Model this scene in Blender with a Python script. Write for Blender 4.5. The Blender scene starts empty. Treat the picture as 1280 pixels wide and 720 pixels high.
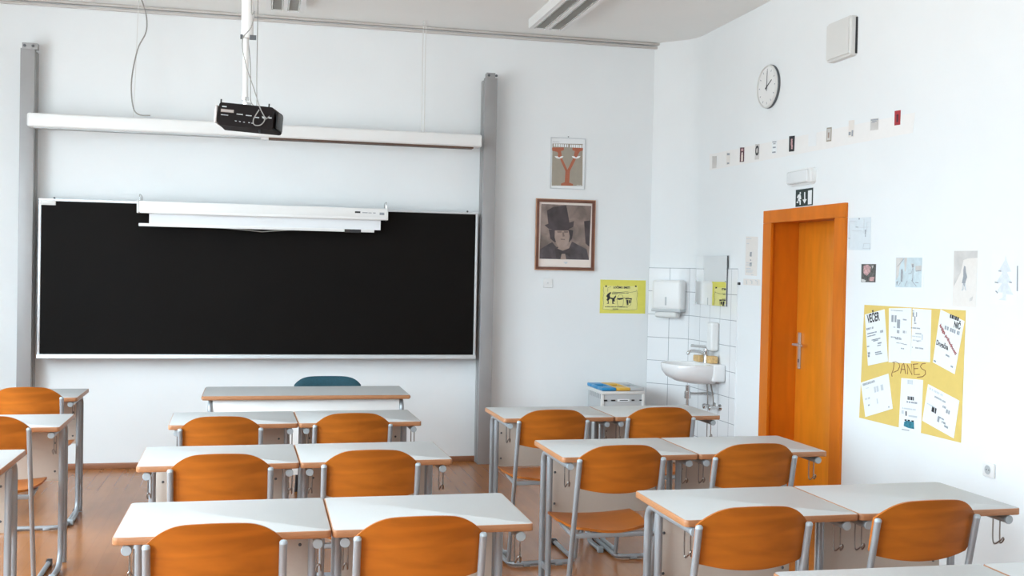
import bpy, bmesh, math, random
from mathutils import Vector, Matrix
random.seed(7)
S = bpy.context.scene
COL = S.collection
PI = math.pi

# ------------------------------------------------------------------ camera
F_PX, YAW, PITCH, ROLL, CAM_H = 1351.74, math.radians(13.177), math.radians(-0.965), math.radians(1.163), 1.6125
def cam_axes():
    cy, sy, cp, sp = math.cos(YAW), math.sin(YAW), math.cos(PITCH), math.sin(PITCH)
    f = Vector((sy*cp, cy*cp, sp)); r = Vector((cy, -sy, 0)); u = r.cross(f)
    cr, sr = math.cos(ROLL), math.sin(ROLL)
    return cr*r + sr*u, -sr*r + cr*u, f
CR, CU, CF = cam_axes()
CO = Vector((0, 0, CAM_H))
cam_d = bpy.data.cameras.new('camera'); cam = bpy.data.objects.new('camera', cam_d); COL.objects.link(cam)
cam_d.sensor_width = 36; cam_d.lens = F_PX/1280*36; cam_d.clip_start = 0.05
m = Matrix((CR, CU, -CF)).transposed().to_4x4(); m.translation = CO
cam.matrix_world = m
S.camera = cam

# ------------------------------------------------------------------ light and exposure
w = bpy.data.worlds.new('sky'); S.world = w; w.use_nodes = True
bg = w.node_tree.nodes['Background']; bg.inputs[1].default_value = 9.5
_tc = w.node_tree.nodes.new('ShaderNodeTexCoord'); _sp = w.node_tree.nodes.new('ShaderNodeSeparateXYZ'); _rp = w.node_tree.nodes.new('ShaderNodeValToRGB'); _mr = w.node_tree.nodes.new('ShaderNodeMapRange')
_mr.inputs['From Min'].default_value = -1.0
w.node_tree.links.new(_tc.outputs['Generated'], _sp.inputs[0]); w.node_tree.links.new(_sp.outputs['Z'], _mr.inputs['Value']); w.node_tree.links.new(_mr.outputs[0], _rp.inputs[0]); w.node_tree.links.new(_rp.outputs[0], bg.inputs[0])
_e = _rp.color_ramp.elements; _e[0].position = 0.47; _e[0].color = (0.40, 0.43, 0.44, 1); _e[1].position = 0.52; _e[1].color = (0.38, 0.49, 0.56, 1)
_n = _e.new(0.66); _n.color = (0.90, 1.08, 1.20, 1)   # bright overcast sky above, darker ground below
S.view_settings.view_transform = 'Standard'; S.view_settings.look = 'None'
S.view_settings.exposure = 1.08; S.view_settings.gamma = 1; S.view_settings.use_curve_mapping = False

# room numbers (metres)
YB, XR, XL, YF, HC = 8.89, 3.58, -3.0, -1.6, 3.60
XC = 3.309                       # where the back wall turns into the chamfered corner
WIN = [(-1.1, 1.3), (1.7, 4.1), (4.5, 6.9)]
WZ0, WZ1 = 0.85, 3.2
for (a, b) in WIN:               # daylight portals in the window openings
    ld = bpy.data.lights.new('daylight_portal', 'AREA'); ld.shape = 'RECTANGLE'; ld.size = b-a; ld.size_y = WZ1-WZ0
    ld.cycles.is_portal = True
    lo = bpy.data.objects.new('daylight_portal', ld); COL.objects.link(lo)
    lo.location = (XL-0.12, (a+b)/2, (WZ0+WZ1)/2); lo.rotation_euler = (PI/2, 0, PI/2)
    lo.rotation_euler = Matrix(((0, 0, -1), (1, 0, 0), (0, -1, 0))).to_euler()   # local -Z points to +X

# measuring helper: the ray through a photograph position met with the plane axis = value
def P(px, py, axis, val):
    d = CF + CR*((px-640)/F_PX) - CU*((py-360)/F_PX)
    t = (val - CO[axis])/d[axis]
    return CO + d*t

# ------------------------------------------------------------------ materials
def mat(name, col, rough=0.5, metal=0.0, noise=None, bump=None, spec=None, coat=0.0):
    M = bpy.data.materials.new(name); M.use_nodes = True; nt = M.node_tree; b = nt.nodes['Principled BSDF']
    b.inputs['Base Color'].default_value = (*col, 1); b.inputs['Roughness'].default_value = rough; b.inputs['Metallic'].default_value = metal
    if spec is not None: b.inputs['Specular IOR Level'].default_value = spec
    if coat: b.inputs['Coat Weight'].default_value = coat; b.inputs['Coat Roughness'].default_value = 0.15
    tc = nt.nodes.new('ShaderNodeTexCoord')
    if noise:
        scale, amt, stretch = noise
        mp = nt.nodes.new('ShaderNodeMapping'); mp.inputs['Scale'].default_value = stretch
        nt.links.new(tc.outputs['Object'], mp.inputs[0])
        n = nt.nodes.new('ShaderNodeTexNoise'); n.inputs['Scale'].default_value = scale; n.inputs['Detail'].default_value = 6
        n.inputs['Distortion'].default_value = 0.6
        nt.links.new(mp.outputs[0], n.inputs['Vector'])
        r = nt.nodes.new('ShaderNodeValToRGB')
        r.color_ramp.elements[0].position = 0.3; r.color_ramp.elements[1].position = 0.7
        r.color_ramp.elements[0].color = tuple(max(0, c*(1-amt)) for c in col)+(1,)
        r.color_ramp.elements[1].color = tuple(min(1, c*(1+amt)) for c in col)+(1,)
        nt.links.new(n.outputs['Fac'], r.inputs[0]); nt.links.new(r.outputs[0], b.inputs['Base Color'])
    if bump:
        bs, st = bump
        n2 = nt.nodes.new('ShaderNodeTexNoise'); n2.inputs['Scale'].default_value = bs; n2.inputs['Detail'].default_value = 4
        nt.links.new(tc.outputs['Object'], n2.inputs['Vector'])
        bp = nt.nodes.new('ShaderNodeBump'); bp.inputs['Strength'].default_value = st; bp.inputs['Distance'].default_value = 0.002
        nt.links.new(n2.outputs['Fac'], bp.inputs['Height']); nt.links.new(bp.outputs[0], b.inputs['Normal'])
    return M
M = {}
M['wall'] = mat('wall_paint', (0.835, 0.86, 0.87), 0.85, noise=(1.5, 0.015, (1, 1, 1)), bump=(60, 0.08))
M['ceil'] = mat('ceiling_paint', (0.90, 0.90, 0.88), 0.9, noise=(1.0, 0.015, (1, 1, 1)))
M['laminate'] = mat('grey_white_laminate', (0.48, 0.485, 0.48), 0.42, noise=(300, 0.03, (1, 1, 1)))
M['beech_edge'] = mat('beech_edge', (0.40, 0.18, 0.08), 0.4, noise=(20, 0.15, (1, 4, 20)))
M['veneer'] = mat('chair_veneer', (0.42, 0.118, 0.012), 0.36, noise=(2.2, 0.20, (1.3, 3, 9)), spec=0.35)
M['ply_edge'] = mat('pale_ply_edge', (0.62, 0.36, 0.17), 0.45, noise=(20, 0.1, (1, 1, 20)))
M['metal'] = mat('silver_paint', (0.33, 0.35, 0.37), 0.35, 0.35, bump=(400, 0.05))
M['cap'] = mat('grey_plastic_cap', (0.38, 0.43, 0.46), 0.5, bump=(200, 0.03))
M['panel'] = mat('beige_panel', (0.60, 0.53, 0.46), 0.5, noise=(200, 0.02, (1, 1, 1)))
M['wire'] = mat('hook_wire', (0.30, 0.28, 0.26), 0.3, 0.9, bump=(300, 0.02))
M['dark'] = mat('dark_plastic', (0.02, 0.02, 0.022), 0.45, bump=(200, 0.03))
M['ink'] = mat('black_ink', (0.03, 0.03, 0.035), 0.8, noise=(80, 0.2, (1, 1, 1)))
M['ink_soft'] = mat('grey_ink', (0.33, 0.35, 0.38), 0.8, noise=(80, 0.1, (1, 1, 1)))
M['ink_faint'] = mat('faint_ink', (0.60, 0.63, 0.66), 0.8, noise=(80, 0.05, (1, 1, 1)))
M['board'] = mat('blackboard_surface', (0.0035, 0.0025, 0.002), 0.6, noise=(3, 0.15, (1, 1, 1)), spec=0.12)
M['alu'] = mat('aluminium_trim', (0.66, 0.69, 0.71), 0.4, 0.4, bump=(300, 0.03))
M['column'] = mat('grey_steel_column', (0.35, 0.345, 0.345), 0.45, 0.2, noise=(4, 0.04, (1, 1, 1)))
M['duct'] = mat('beige_grey_duct', (0.58, 0.55, 0.52), 0.6, bump=(100, 0.03))
M['satin'] = mat('satin_metal', (0.52, 0.49, 0.47), 0.4, 0.4, bump=(100, 0.02))
M['groove'] = mat('dark_groove', (0.10, 0.11, 0.12), 0.5, bump=(200, 0.03))
M['white'] = mat('white_plastic', (0.82, 0.82, 0.81), 0.35, bump=(200, 0.02))
M['offwhite'] = mat('offwhite_plastic', (0.72, 0.72, 0.70), 0.4, bump=(200, 0.02))
M['greyplastic'] = mat('grey_plastic', (0.50, 0.52, 0.53), 0.45, bump=(150, 0.05))
M['screen'] = mat('screen_fabric', (0.80, 0.82, 0.84), 0.8, bump=(400, 0.05))
M['slotwood'] = mat('brown_slot', (0.10, 0.05, 0.03), 0.6, noise=(10, 0.2, (1, 8, 8)))
M['door'] = mat('orange_door_veneer', (0.76, 0.235, 0.012), 0.35, noise=(2.0, 0.10, (6, 6, 1)), coat=0.2)
M['jamb'] = mat('orange_jamb', (0.66, 0.165, 0.004), 0.45, noise=(2.0, 0.08, (6, 6, 1)), coat=0.0, spec=0.3)
M['skirt'] = mat('brown_skirting', (0.30, 0.12, 0.055), 0.4, noise=(6, 0.15, (1, 1, 10)))
M['chrome'] = mat('chrome', (0.62, 0.62, 0.62), 0.15, 1.0, bump=(50, 0.01))
M['ceramic'] = mat('white_ceramic', (0.84, 0.84, 0.84), 0.12, bump=(5, 0.01))
M['mirror'] = mat('mirror_glass', (0.92, 0.93, 0.93), 0.01, 1.0, bump=(2, 0.0))
M['paper'] = mat('white_paper', (0.84, 0.86, 0.87), 0.8, noise=(60, 0.01, (1, 1, 1)))
M['cream'] = mat('cream_paper', (0.80, 0.76, 0.72), 0.8, noise=(40, 0.02, (1, 1, 1)))
M['greypaper'] = mat('grey_toned_paper', (0.62, 0.60, 0.58), 0.8, noise=(9, 0.14, (1, 1, 1)))
M['yellow'] = mat('mustard_card', (0.76, 0.56, 0.16), 0.7, noise=(20, 0.02, (1, 1, 1)))
M['lemon'] = mat('lemon_paper', (0.80, 0.74, 0.13), 0.7, noise=(20, 0.03, (1, 1, 1)))
M['lemon2'] = mat('pale_lemon_paper', (0.84, 0.79, 0.30), 0.7, noise=(20, 0.03, (1, 1, 1)))
M['felt_brown'] = mat('brown_felt_pen', (0.25, 0.09, 0.04), 0.8, noise=(80, 0.1, (1, 1, 1)))
M['red_ink'] = mat('dark_red_ink', (0.36, 0.05, 0.05), 0.8, noise=(80, 0.15, (1, 1, 1)))
M['redcard'] = mat('red_card', (0.40, 0.03, 0.04), 0.7, noise=(30, 0.1, (1, 1, 1)))
M['maroon'] = mat('maroon_card', (0.10, 0.03, 0.045), 0.7, noise=(30, 0.1, (1, 1, 1)))
M['teal_ink'] = mat('teal_print', (0.03, 0.20, 0.27), 0.7, noise=(50, 0.4, (1, 1, 1)))
M['tan'] = mat('tan_print', (0.36, 0.32, 0.26), 0.6, noise=(20, 0.04, (1, 1, 1)))
M['brick'] = mat('brick_red_print', (0.42, 0.13, 0.07), 0.6, noise=(30, 0.1, (1, 1, 1)))
M['frame_wood'] = mat('brown_frame', (0.16, 0.06, 0.035), 0.35, noise=(15, 0.2, (1, 1, 8)))
M['frame_gold'] = mat('pale_brown_frame', (0.50, 0.27, 0.16), 0.35, noise=(15, 0.2, (1, 1, 8)))
M['mount'] = mat('cream_mount', (0.84, 0.75, 0.69), 0.8, noise=(60, 0.01, (1, 1, 1)))
M['sepia_bg'] = mat('sepia_background', (0.25, 0.19, 0.165), 0.6, noise=(7, 0.45, (1, 1, 1)))
M['sepia_shade'] = mat('sepia_shade', (0.20, 0.15, 0.13), 0.6, noise=(12, 0.2, (1, 1, 1)))
M['sepia_dark'] = mat('sepia_dark', (0.065, 0.050, 0.053), 0.6, noise=(9, 0.4, (1, 1, 1)))
M['sepia_mid'] = mat('sepia_coat', (0.085, 0.07, 0.075), 0.6, noise=(12, 0.4, (1, 1, 1)))
M['sepia_skin'] = mat('sepia_skin', (0.36, 0.27, 0.23), 0.6, noise=(12, 0.15, (1, 1, 1)))
M['teal'] = mat('teal_fabric', (0.004, 0.052, 0.075), 0.7, noise=(120, 0.2, (1, 1, 1)))
M['blue_lid'] = mat('blue_lid', (0.02, 0.25, 0.52), 0.4, bump=(50, 0.02))
M['yellow_lid'] = mat('yellow_lid', (0.72, 0.42, 0.06), 0.4, bump=(50, 0.02))
M['sponge'] = mat('sponge', (0.68, 0.44, 0.20), 0.9, noise=(60, 0.2, (1, 1, 1)), bump=(150, 0.6))
M['proj'] = mat('projector_black', (0.007, 0.004, 0.004), 0.6, bump=(200, 0.03), spec=0.15)
M['cable'] = mat('grey_cable', (0.30, 0.29, 0.27), 0.6, bump=(100, 0.02))
M['green_sign'] = mat('dark_green_sign', (0.012, 0.03, 0.028), 0.4, bump=(100, 0.01))
M['louver'] = mat('lamp_louver', (0.62, 0.61, 0.58), 0.25, 0.6, bump=(100, 0.01))
M['louver_dark'] = mat('lamp_gap', (0.36, 0.30, 0.27), 0.5, bump=(100, 0.01))
M['photo_pink'] = mat('photo_pink', (0.55, 0.33, 0.33), 0.5, noise=(60, 0.4, (1, 1, 1)))
M['photo_dark'] = mat('photo_dark', (0.10, 0.10, 0.095), 0.5, noise=(60, 0.7, (1, 1, 1)))
M['pencil_blue'] = mat('pale_blue_wash', (0.58, 0.68, 0.72), 0.8, noise=(25, 0.1, (1, 1, 1)))
M['frieze'] = mat('frieze_paper', (0.86, 0.845, 0.83), 0.85, noise=(20, 0.01, (1, 1, 1)))
M['cool_paper'] = mat('cool_paper', (0.70, 0.76, 0.80), 0.8, noise=(30, 0.02, (1, 1, 1)))
M['treegrey'] = mat('pale_grey_pencil', (0.70, 0.74, 0.78), 0.8, noise=(40, 0.08, (1, 1, 1)))

def lens_mat():
    Mx = bpy.data.materials.new('clear_diffuser'); Mx.use_nodes = True; b = Mx.node_tree.nodes['Principled BSDF']
    b.inputs['Base Color'].default_value = (0.86, 0.88, 0.89, 1); b.inputs['Roughness'].default_value = 0.15; b.inputs['Transmission Weight'].default_value = 0.1
    tc = Mx.node_tree.nodes.new('ShaderNodeTexCoord'); wv = Mx.node_tree.nodes.new('ShaderNodeTexWave'); wv.inputs['Scale'].default_value = 60
    bp = Mx.node_tree.nodes.new('ShaderNodeBump'); bp.inputs['Strength'].default_value = 0.2; bp.inputs['Distance'].default_value = 0.002
    Mx.node_tree.links.new(tc.outputs['Object'], wv.inputs[0]); Mx.node_tree.links.new(wv.outputs['Fac'], bp.inputs['Height']); Mx.node_tree.links.new(bp.outputs[0], b.inputs['Normal'])
    return Mx
M['lens'] = lens_mat()
def pane_mat():
    Mx = bpy.data.materials.new('window_glass'); Mx.use_nodes = True; nt = Mx.node_tree
    out = nt.nodes['Material Output']; mix = nt.nodes.new('ShaderNodeMixShader'); tr = nt.nodes.new('ShaderNodeBsdfTransparent'); gl = nt.nodes.new('ShaderNodeBsdfGlossy')
    gl.inputs['Roughness'].default_value = 0.02; mix.inputs[0].default_value = 0.06
    nt.links.new(tr.outputs[0], mix.inputs[1]); nt.links.new(gl.outputs[0], mix.inputs[2]); nt.links.new(mix.outputs[0], out.inputs[0])
    return Mx
M['glass'] = pane_mat()
def floor_mat():
    Mx = bpy.data.materials.new('orange_brown_floor'); Mx.use_nodes = True; nt = Mx.node_tree; b = nt.nodes['Principled BSDF']
    tc = nt.nodes.new('ShaderNodeTexCoord')
    br = nt.nodes.new('ShaderNodeTexBrick'); br.inputs['Scale'].default_value = 1.0
    br.inputs['Brick Width'].default_value = 0.9; br.inputs['Row Height'].default_value = 0.09; br.inputs['Mortar Size'].default_value = 0.0012
    br.inputs['Color1'].default_value = (0.44, 0.165, 0.045, 1); br.inputs['Color2'].default_value = (0.40, 0.145, 0.038, 1); br.inputs['Mortar'].default_value = (0.36, 0.125, 0.034, 1)
    mp = nt.nodes.new('ShaderNodeMapping'); mp.inputs['Rotation'].default_value = (0, 0, PI/2)
    nt.links.new(tc.outputs['Object'], mp.inputs[0]); nt.links.new(mp.outputs[0], br.inputs['Vector'])
    n = nt.nodes.new('ShaderNodeTexNoise'); n.inputs['Scale'].default_value = 2.5; n.inputs['Detail'].default_value = 5
    mp2 = nt.nodes.new('ShaderNodeMapping'); mp2.inputs['Scale'].default_value = (6, 1, 1)
    nt.links.new(tc.outputs['Object'], mp2.inputs[0]); nt.links.new(mp2.outputs[0], n.inputs['Vector'])
    mx = nt.nodes.new('ShaderNodeMixRGB'); mx.blend_type = 'MULTIPLY'; mx.inputs[0].default_value = 0.35
    nt.links.new(br.outputs['Color'], mx.inputs[1]); nt.links.new(n.outputs['Fac'], mx.inputs[2])
    nt.links.new(mx.outputs[0], b.inputs['Base Color'])
    b.inputs['Roughness'].default_value = 0.22; b.inputs['Specular IOR Level'].default_value = 0.42
    n3 = nt.nodes.new('ShaderNodeTexNoise'); n3.inputs['Scale'].default_value = 7
    bp = nt.nodes.new('ShaderNodeBump'); bp.inputs['Strength'].default_value = 0.08; bp.inputs['Distance'].default_value = 0.002
    nt.links.new(tc.outputs['Object'], n3.inputs['Vector']); nt.links.new(n3.outputs['Fac'], bp.inputs['Height']); nt.links.new(bp.outputs[0], b.inputs['Normal'])
    return Mx
M['floor'] = floor_mat()
def tile_mat():
    Mx = bpy.data.materials.new('white_wall_tiles'); Mx.use_nodes = True; nt = Mx.node_tree; b = nt.nodes['Principled BSDF']
    uv = nt.nodes.new('ShaderNodeUVMap'); uv.uv_map = 'UVMap'
    br = nt.nodes.new('ShaderNodeTexBrick'); br.offset = 0.0; br.inputs['Scale'].default_value = 1.0
    br.inputs['Brick Width'].default_value = 0.2; br.inputs['Row Height'].default_value = 0.2; br.inputs['Mortar Size'].default_value = 0.0022; br.inputs['Mortar Smooth'].default_value = 0.1
    br.inputs['Color1'].default_value = (0.83, 0.84, 0.85, 1); br.inputs['Color2'].default_value = (0.84, 0.85, 0.86, 1); br.inputs['Mortar'].default_value = (0.30, 0.32, 0.34, 1)
    nt.links.new(uv.outputs[0], br.inputs['Vector']); nt.links.new(br.outputs['Color'], b.inputs['Base Color'])
    b.inputs['Roughness'].default_value = 0.12
    bp = nt.nodes.new('ShaderNodeBump'); bp.invert = True; bp.inputs['Strength'].default_value = 0.5; bp.inputs['Distance'].default_value = 0.002
    nt.links.new(br.outputs['Fac'], bp.inputs['Height']); nt.links.new(bp.outputs[0], b.inputs['Normal'])
    return Mx
M['tile'] = tile_mat()

# ------------------------------------------------------------------ helpers
def tag(o, label=None, cat=None, group=None, kind=None):
    if label: o['label'] = label
    if cat: o['category'] = cat
    if group: o['group'] = group
    if kind: o['kind'] = kind
    return o
def link(name, bm, mats, parent=None, smooth=False):
    me = bpy.data.meshes.new(name); bmesh.ops.recalc_face_normals(bm, faces=bm.faces); bm.to_mesh(me); bm.free()
    if not isinstance(mats, (list, tuple)): mats = [mats]
    for k in mats: me.materials.append(M[k] if isinstance(k, str) else k)
    if smooth:
        for p in me.polygons: p.use_smooth = True
        try: me.set_sharp_from_angle(angle=math.radians(38))
        except Exception: pass
    o = bpy.data.objects.new(name, me); COL.objects.link(o)
    if parent: o.parent = parent
    return o
def empty(name, mtx=None, loc=(0, 0, 0), rz=0, label=None, cat=None, group=None):
    o = bpy.data.objects.new(name, None); COL.objects.link(o); o.empty_display_size = 0.05
    if mtx is not None: o.matrix_world = mtx
    else: o.location = loc; o.rotation_euler = (0, 0, rz)
    return tag(o, label, cat, group)
def box(bm, lo, hi, bev=0.0, seg=2, mi=0):
    r = bmesh.ops.create_cube(bm, size=1.0)
    c = [(lo[i]+hi[i])/2 for i in range(3)]; s = [hi[i]-lo[i] for i in range(3)]
    for v in r['verts']: v.co = Vector((c[0]+v.co.x*s[0], c[1]+v.co.y*s[1], c[2]+v.co.z*s[2]))
    fs = list({f for v in r['verts'] for f in v.link_faces})
    for f in fs: f.material_index = mi
    if bev > 0:
        es = list({e for v in r['verts'] for e in v.link_edges})
        bmesh.ops.bevel(bm, geom=es, offset=bev, segments=seg, affect='EDGES', profile=0.5, material=-1)
def prism(bm, pts, z0, z1, mi=0):
    a = [bm.verts.new((x, y, z0)) for x, y in pts]; b = [bm.verts.new((x, y, z1)) for x, y in pts]
    n = len(pts)
    fs = [bm.faces.new(b), bm.faces.new(a[::-1])]
    for i in range(n): fs.append(bm.faces.new((a[i], a[(i+1) % n], b[(i+1) % n], b[i])))
    for f in fs: f.material_index = mi
def tube(bm, pts, r, n=12, caps=True, rads=None, sx=1.0, sy=1.0):
    pts = [Vector(p) for p in pts]; rings = []; prev = None
    for i, p in enumerate(pts):
        t = (pts[min(i+1, len(pts)-1)] - pts[max(i-1, 0)]).normalized()
        if prev is None:
            ref = Vector((1, 0, 0)) if abs(t.x) < 0.9 else Vector((0, 1, 0))
            a = (ref - t*ref.dot(t)).normalized()
        else:
            a = (prev - t*prev.dot(t)).normalized()
        prev = a; b = t.cross(a); rr = rads[i] if rads else r
        rings.append([bm.verts.new(p + a*(rr*sx*math.cos(2*PI*k/n)) + b*(rr*sy*math.sin(2*PI*k/n))) for k in range(n)])
    for i in range(len(rings)-1):
        for k in range(n): bm.faces.new((rings[i][k], rings[i][(k+1) % n], rings[i+1][(k+1) % n], rings[i+1][k]))
    if caps:
        bm.faces.new(rings[0][::-1]); bm.faces.new(rings[-1])
def arc(c, r, a0, a1, n, plane='yz', x=0.0):
    out = []
    for i in range(n+1):
        a = a0 + (a1-a0)*i/n; u = c[0]+r*math.cos(a); v = c[1]+r*math.sin(a)
        out.append((x, u, v) if plane == 'yz' else (u, v, x))
    return out
def lathe(bm, prof, c=(0, 0, 0), n=24, axis='z'):
    rings = []
    for r, h in prof:
        ring = []
        for k in range(n):
            a = 2*PI*k/n; x, y = r*math.cos(a), r*math.sin(a)
            p = (x, y, h) if axis == 'z' else ((x, h, y) if axis == 'y' else (h, x, y))
            ring.append(bm.verts.new((c[0]+p[0], c[1]+p[1], c[2]+p[2])))
        rings.append(ring)
    for i in range(len(rings)-1):
        for k in range(n): bm.faces.new((rings[i][k], rings[i][(k+1) % n], rings[i+1][(k+1) % n], rings[i+1][k]))
    bm.faces.new(rings[0][::-1]); bm.faces.new(rings[-1])
def B(): return bmesh.new()
def boxo(name, lo, hi, m_, parent=None, bev=0.0, seg=2):
    bm = B(); box(bm, lo, hi, bev, seg); return link(name, bm, m_, parent, smooth=bev > 0)
def tubeo(name, pts, r, m_, parent=None, n=12, **k):
    bm = B(); tube(bm, pts, r, n, **k); return link(name, bm, m_, parent, smooth=True)
def struct(o): o['kind'] = 'structure'; return o
def kids(o): return [c for c in bpy.data.objects if c.parent == o]
TREE = {}
def tree_of(o):
    if o.name not in TREE: TREE[o.name] = (o, [tree_of(c) for c in kids(o)])
    return TREE[o.name]
def copy_tree(t, parent=None):
    o, ch = t
    c = o.copy(); COL.objects.link(c); c.parent = parent
    for x in ch: copy_tree(x, c)
    return c
def rrect(x0, y0, x1, y1, r, n=5):
    out = []
    for cx, cy, a in ((x1-r, y1-r, 0), (x0+r, y1-r, PI/2), (x0+r, y0+r, PI), (x1-r, y0+r, 1.5*PI)):
        for i in range(n+1): out.append((cx+r*math.cos(a+PI/2*i/n), cy+r*math.sin(a+PI/2*i/n)))
    return out
def smoothline(pts, n=8):
    P_ = [Vector(p) for p in pts]; out = []
    for i in range(len(P_)-1):
        p0, p1, p2, p3 = P_[max(i-1, 0)], P_[i], P_[i+1], P_[min(i+2, len(P_)-1)]
        for k in range(n):
            t = k/n
            out.append(0.5*((2*p1)+(-p0+p2)*t+(2*p0-5*p1+4*p2-p3)*t*t+(-p0+3*p1-3*p2+p3)*t**3))
    out.append(P_[-1]); return out

# ------------------------------------------------------------------ room shell
struct(boxo('floor', (XL-0.3, YF-0.3, -0.1), (XR+0.5, YB+0.3, 0.0), 'floor'))
struct(boxo('ceiling', (XL-0.3, YF-0.3, HC), (XR+0.5, YB+0.3, HC+0.15), 'ceil'))
struct(boxo('wall_back', (XL-0.3, YB, 0), (XC+0.6, YB+0.25, HC), 'wall'))
struct(boxo('wall_front', (XL-0.3, YF-0.25, 0), (XR+0.4, YF, HC), 'wall'))
# right wall with the rounded chamfer at the far corner and the door opening
DY0, DY1, DZ = 6.19, 7.165, 2.035           # structural opening (covered by the casing)
A = Vector((XC, YB)); Bp = Vector((XR, 8.60)); dirA = (A-Bp).normalized(); rr = 0.12
p0 = Bp+Vector((0, -rr)); p2 = Bp+dirA*rr
CORNER = [tuple(((1-t)**2)*p0 + 2*t*(1-t)*Bp + t*t*p2) for t in [i/8 for i in range(9)]] + [(XC, YB)]
bm = B()
prism(bm, [(XR, YF-0.25), (XR+0.27, YF-0.25), (XR+0.27, DY0), (XR, DY0)], 0, HC)
prism(bm, [(XR, DY0), (XR+0.27, DY0), (XR+0.27, DY1), (XR, DY1)], DZ, HC)
prism(bm, [(XR, DY1), (XR+0.27, DY1), (XR+0.27, YB+0.02), (XC, YB+0.02)] + [tuple(c) for c in CORNER[::-1]], 0, HC)
struct(link('wall_right', bm, 'wall'))
# left wall with the window openings
bm = B(); ys = [YF-0.25] + [v for ab in WIN for v in ab] + [YB+0.25]
for i in range(0, len(ys), 2): box(bm, (XL-0.25, ys[i], 0), (XL, ys[i+1], HC))
for a, b in WIN: box(bm, (XL-0.25, a, 0), (XL, b, WZ0)); box(bm, (XL-0.25, a, WZ1), (XL, b, HC))
struct(link('wall_left', bm, 'wall'))
for i, (a, b) in enumerate(WIN):
    wd = struct(empty('window_%d' % (i+1), loc=(XL-0.14, (a+b)/2, WZ0)))
    bm = B(); h = (b-a)/2; H = WZ1-WZ0; t = 0.06
    box(bm, (-0.03, -h, 0), (0.03, h, t)); box(bm, (-0.03, -h, H-t), (0.03, h, H))
    for y in (-h, h-t): box(bm, (-0.03, y, t), (0.03, y+t, H-t))
    box(bm, (-0.03, -0.04, t), (0.03, 0.04, H-t)); box(bm, (-0.03, -h+t, H*0.7), (0.03, -0.04, H*0.7+0.06)); box(bm, (-0.03, 0.04, H*0.7), (0.03, h-t, H*0.7+0.06))
    link('window_frame', bm, 'white', wd)
    boxo('window_pane', (-0.004, -h+t, t), (0.004, h-t, H-t), 'glass', wd)
    boxo('window_sill', (0.14, -h-0.05, -0.03), (0.24, h+0.05, 0.0), 'white', wd, 0.004)
struct(boxo('baseboard_back', (XL, YB-0.012, 0), (XC, YB, 0.045), 'skirt', None, 0.003))
bm = B(); box(bm, (XR-0.012, YF, 0), (XR, 6.148, 0.045), 0.003)
struct(link('baseboard_right', bm, 'skirt', None))
struct(boxo('baseboard_left', (XL, YF, 0), (XL+0.012, YB-0.013, 0.045), 'skirt', None, 0.003))
# wall-ceiling cable duct on the back wall
bm = B(); box(bm, (XL, YB-0.035, HC-0.022), (3.36, YB, HC-0.002), 0.004)
struct(link('trim_1', bm, 'duct', None, True))
bm = B(); box(bm, (XL, YB-0.02, HC-0.052), (3.33, YB, HC-0.030), 0.004)
struct(link('trim_2', bm, 'duct', None, True))
# tiles round the washbasin: a thin skin that follows the chamfered corner
TY1 = 7.68; TZ = 1.658; ZT = P(811, 421, 1, YB-0.02)[2]
path = [(XR, TY1)] + [tuple(c) for c in CORNER]
bm = B(); uvl = bm.loops.layers.uv.new('UVMap')
def off(i):
    a = Vector(path[max(i-1, 0)]); b = Vector(path[min(i+1, len(path)-1)]); t = (b-a).normalized(); return Vector(path[i]) + Vector((-t.y, t.x))*0.008
L = [0.0]
for i in range(1, len(path)): L.append(L[-1] + (Vector(path[i])-Vector(path[i-1])).length)
outer = [off(i) for i in range(len(path))]; outer[-1] = Vector((XC-0.008, YB-0.0005)); tot = L[-1]
lo = [bm.verts.new((p.x, p.y, 0.0)) for p in outer]; hi = [bm.verts.new((p.x, p.y, TZ)) for p in outer]
blo = [bm.verts.new((p[0], p[1], 0.0)) for p in path]; bhi = [bm.verts.new((p[0], p[1], TZ)) for p in path]
for i in range(len(path)-1):
    f = bm.faces.new((lo[i], lo[i+1], hi[i+1], hi[i]))
    for lp, (u, v) in zip(f.loops, ((tot-L[i], 0.0), (tot-L[i+1], 0.0), (tot-L[i+1], TZ), (tot-L[i], TZ))): lp[uvl].uv = (u+0.001, v-ZT+1.6)
    f2 = bm.faces.new((hi[i], hi[i+1], bhi[i+1], bhi[i])); f3 = bm.faces.new((lo[i], blo[i], blo[i+1], lo[i+1]))
    f4 = bm.faces.new((blo[i], bhi[i], bhi[i+1], blo[i+1]))
    for ff in (f2, f3, f4):
        for lp in ff.loops: lp[uvl].uv = (0.1, 0.1)
for i in (0, len(path)-1):
    f = bm.faces.new((lo[i], hi[i], bhi[i], blo[i]))
    for lp in f.loops: lp[uvl].uv = (0.1, 0.1)
struct(link('wall_tiles', bm, 'tile', None, True))

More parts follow.
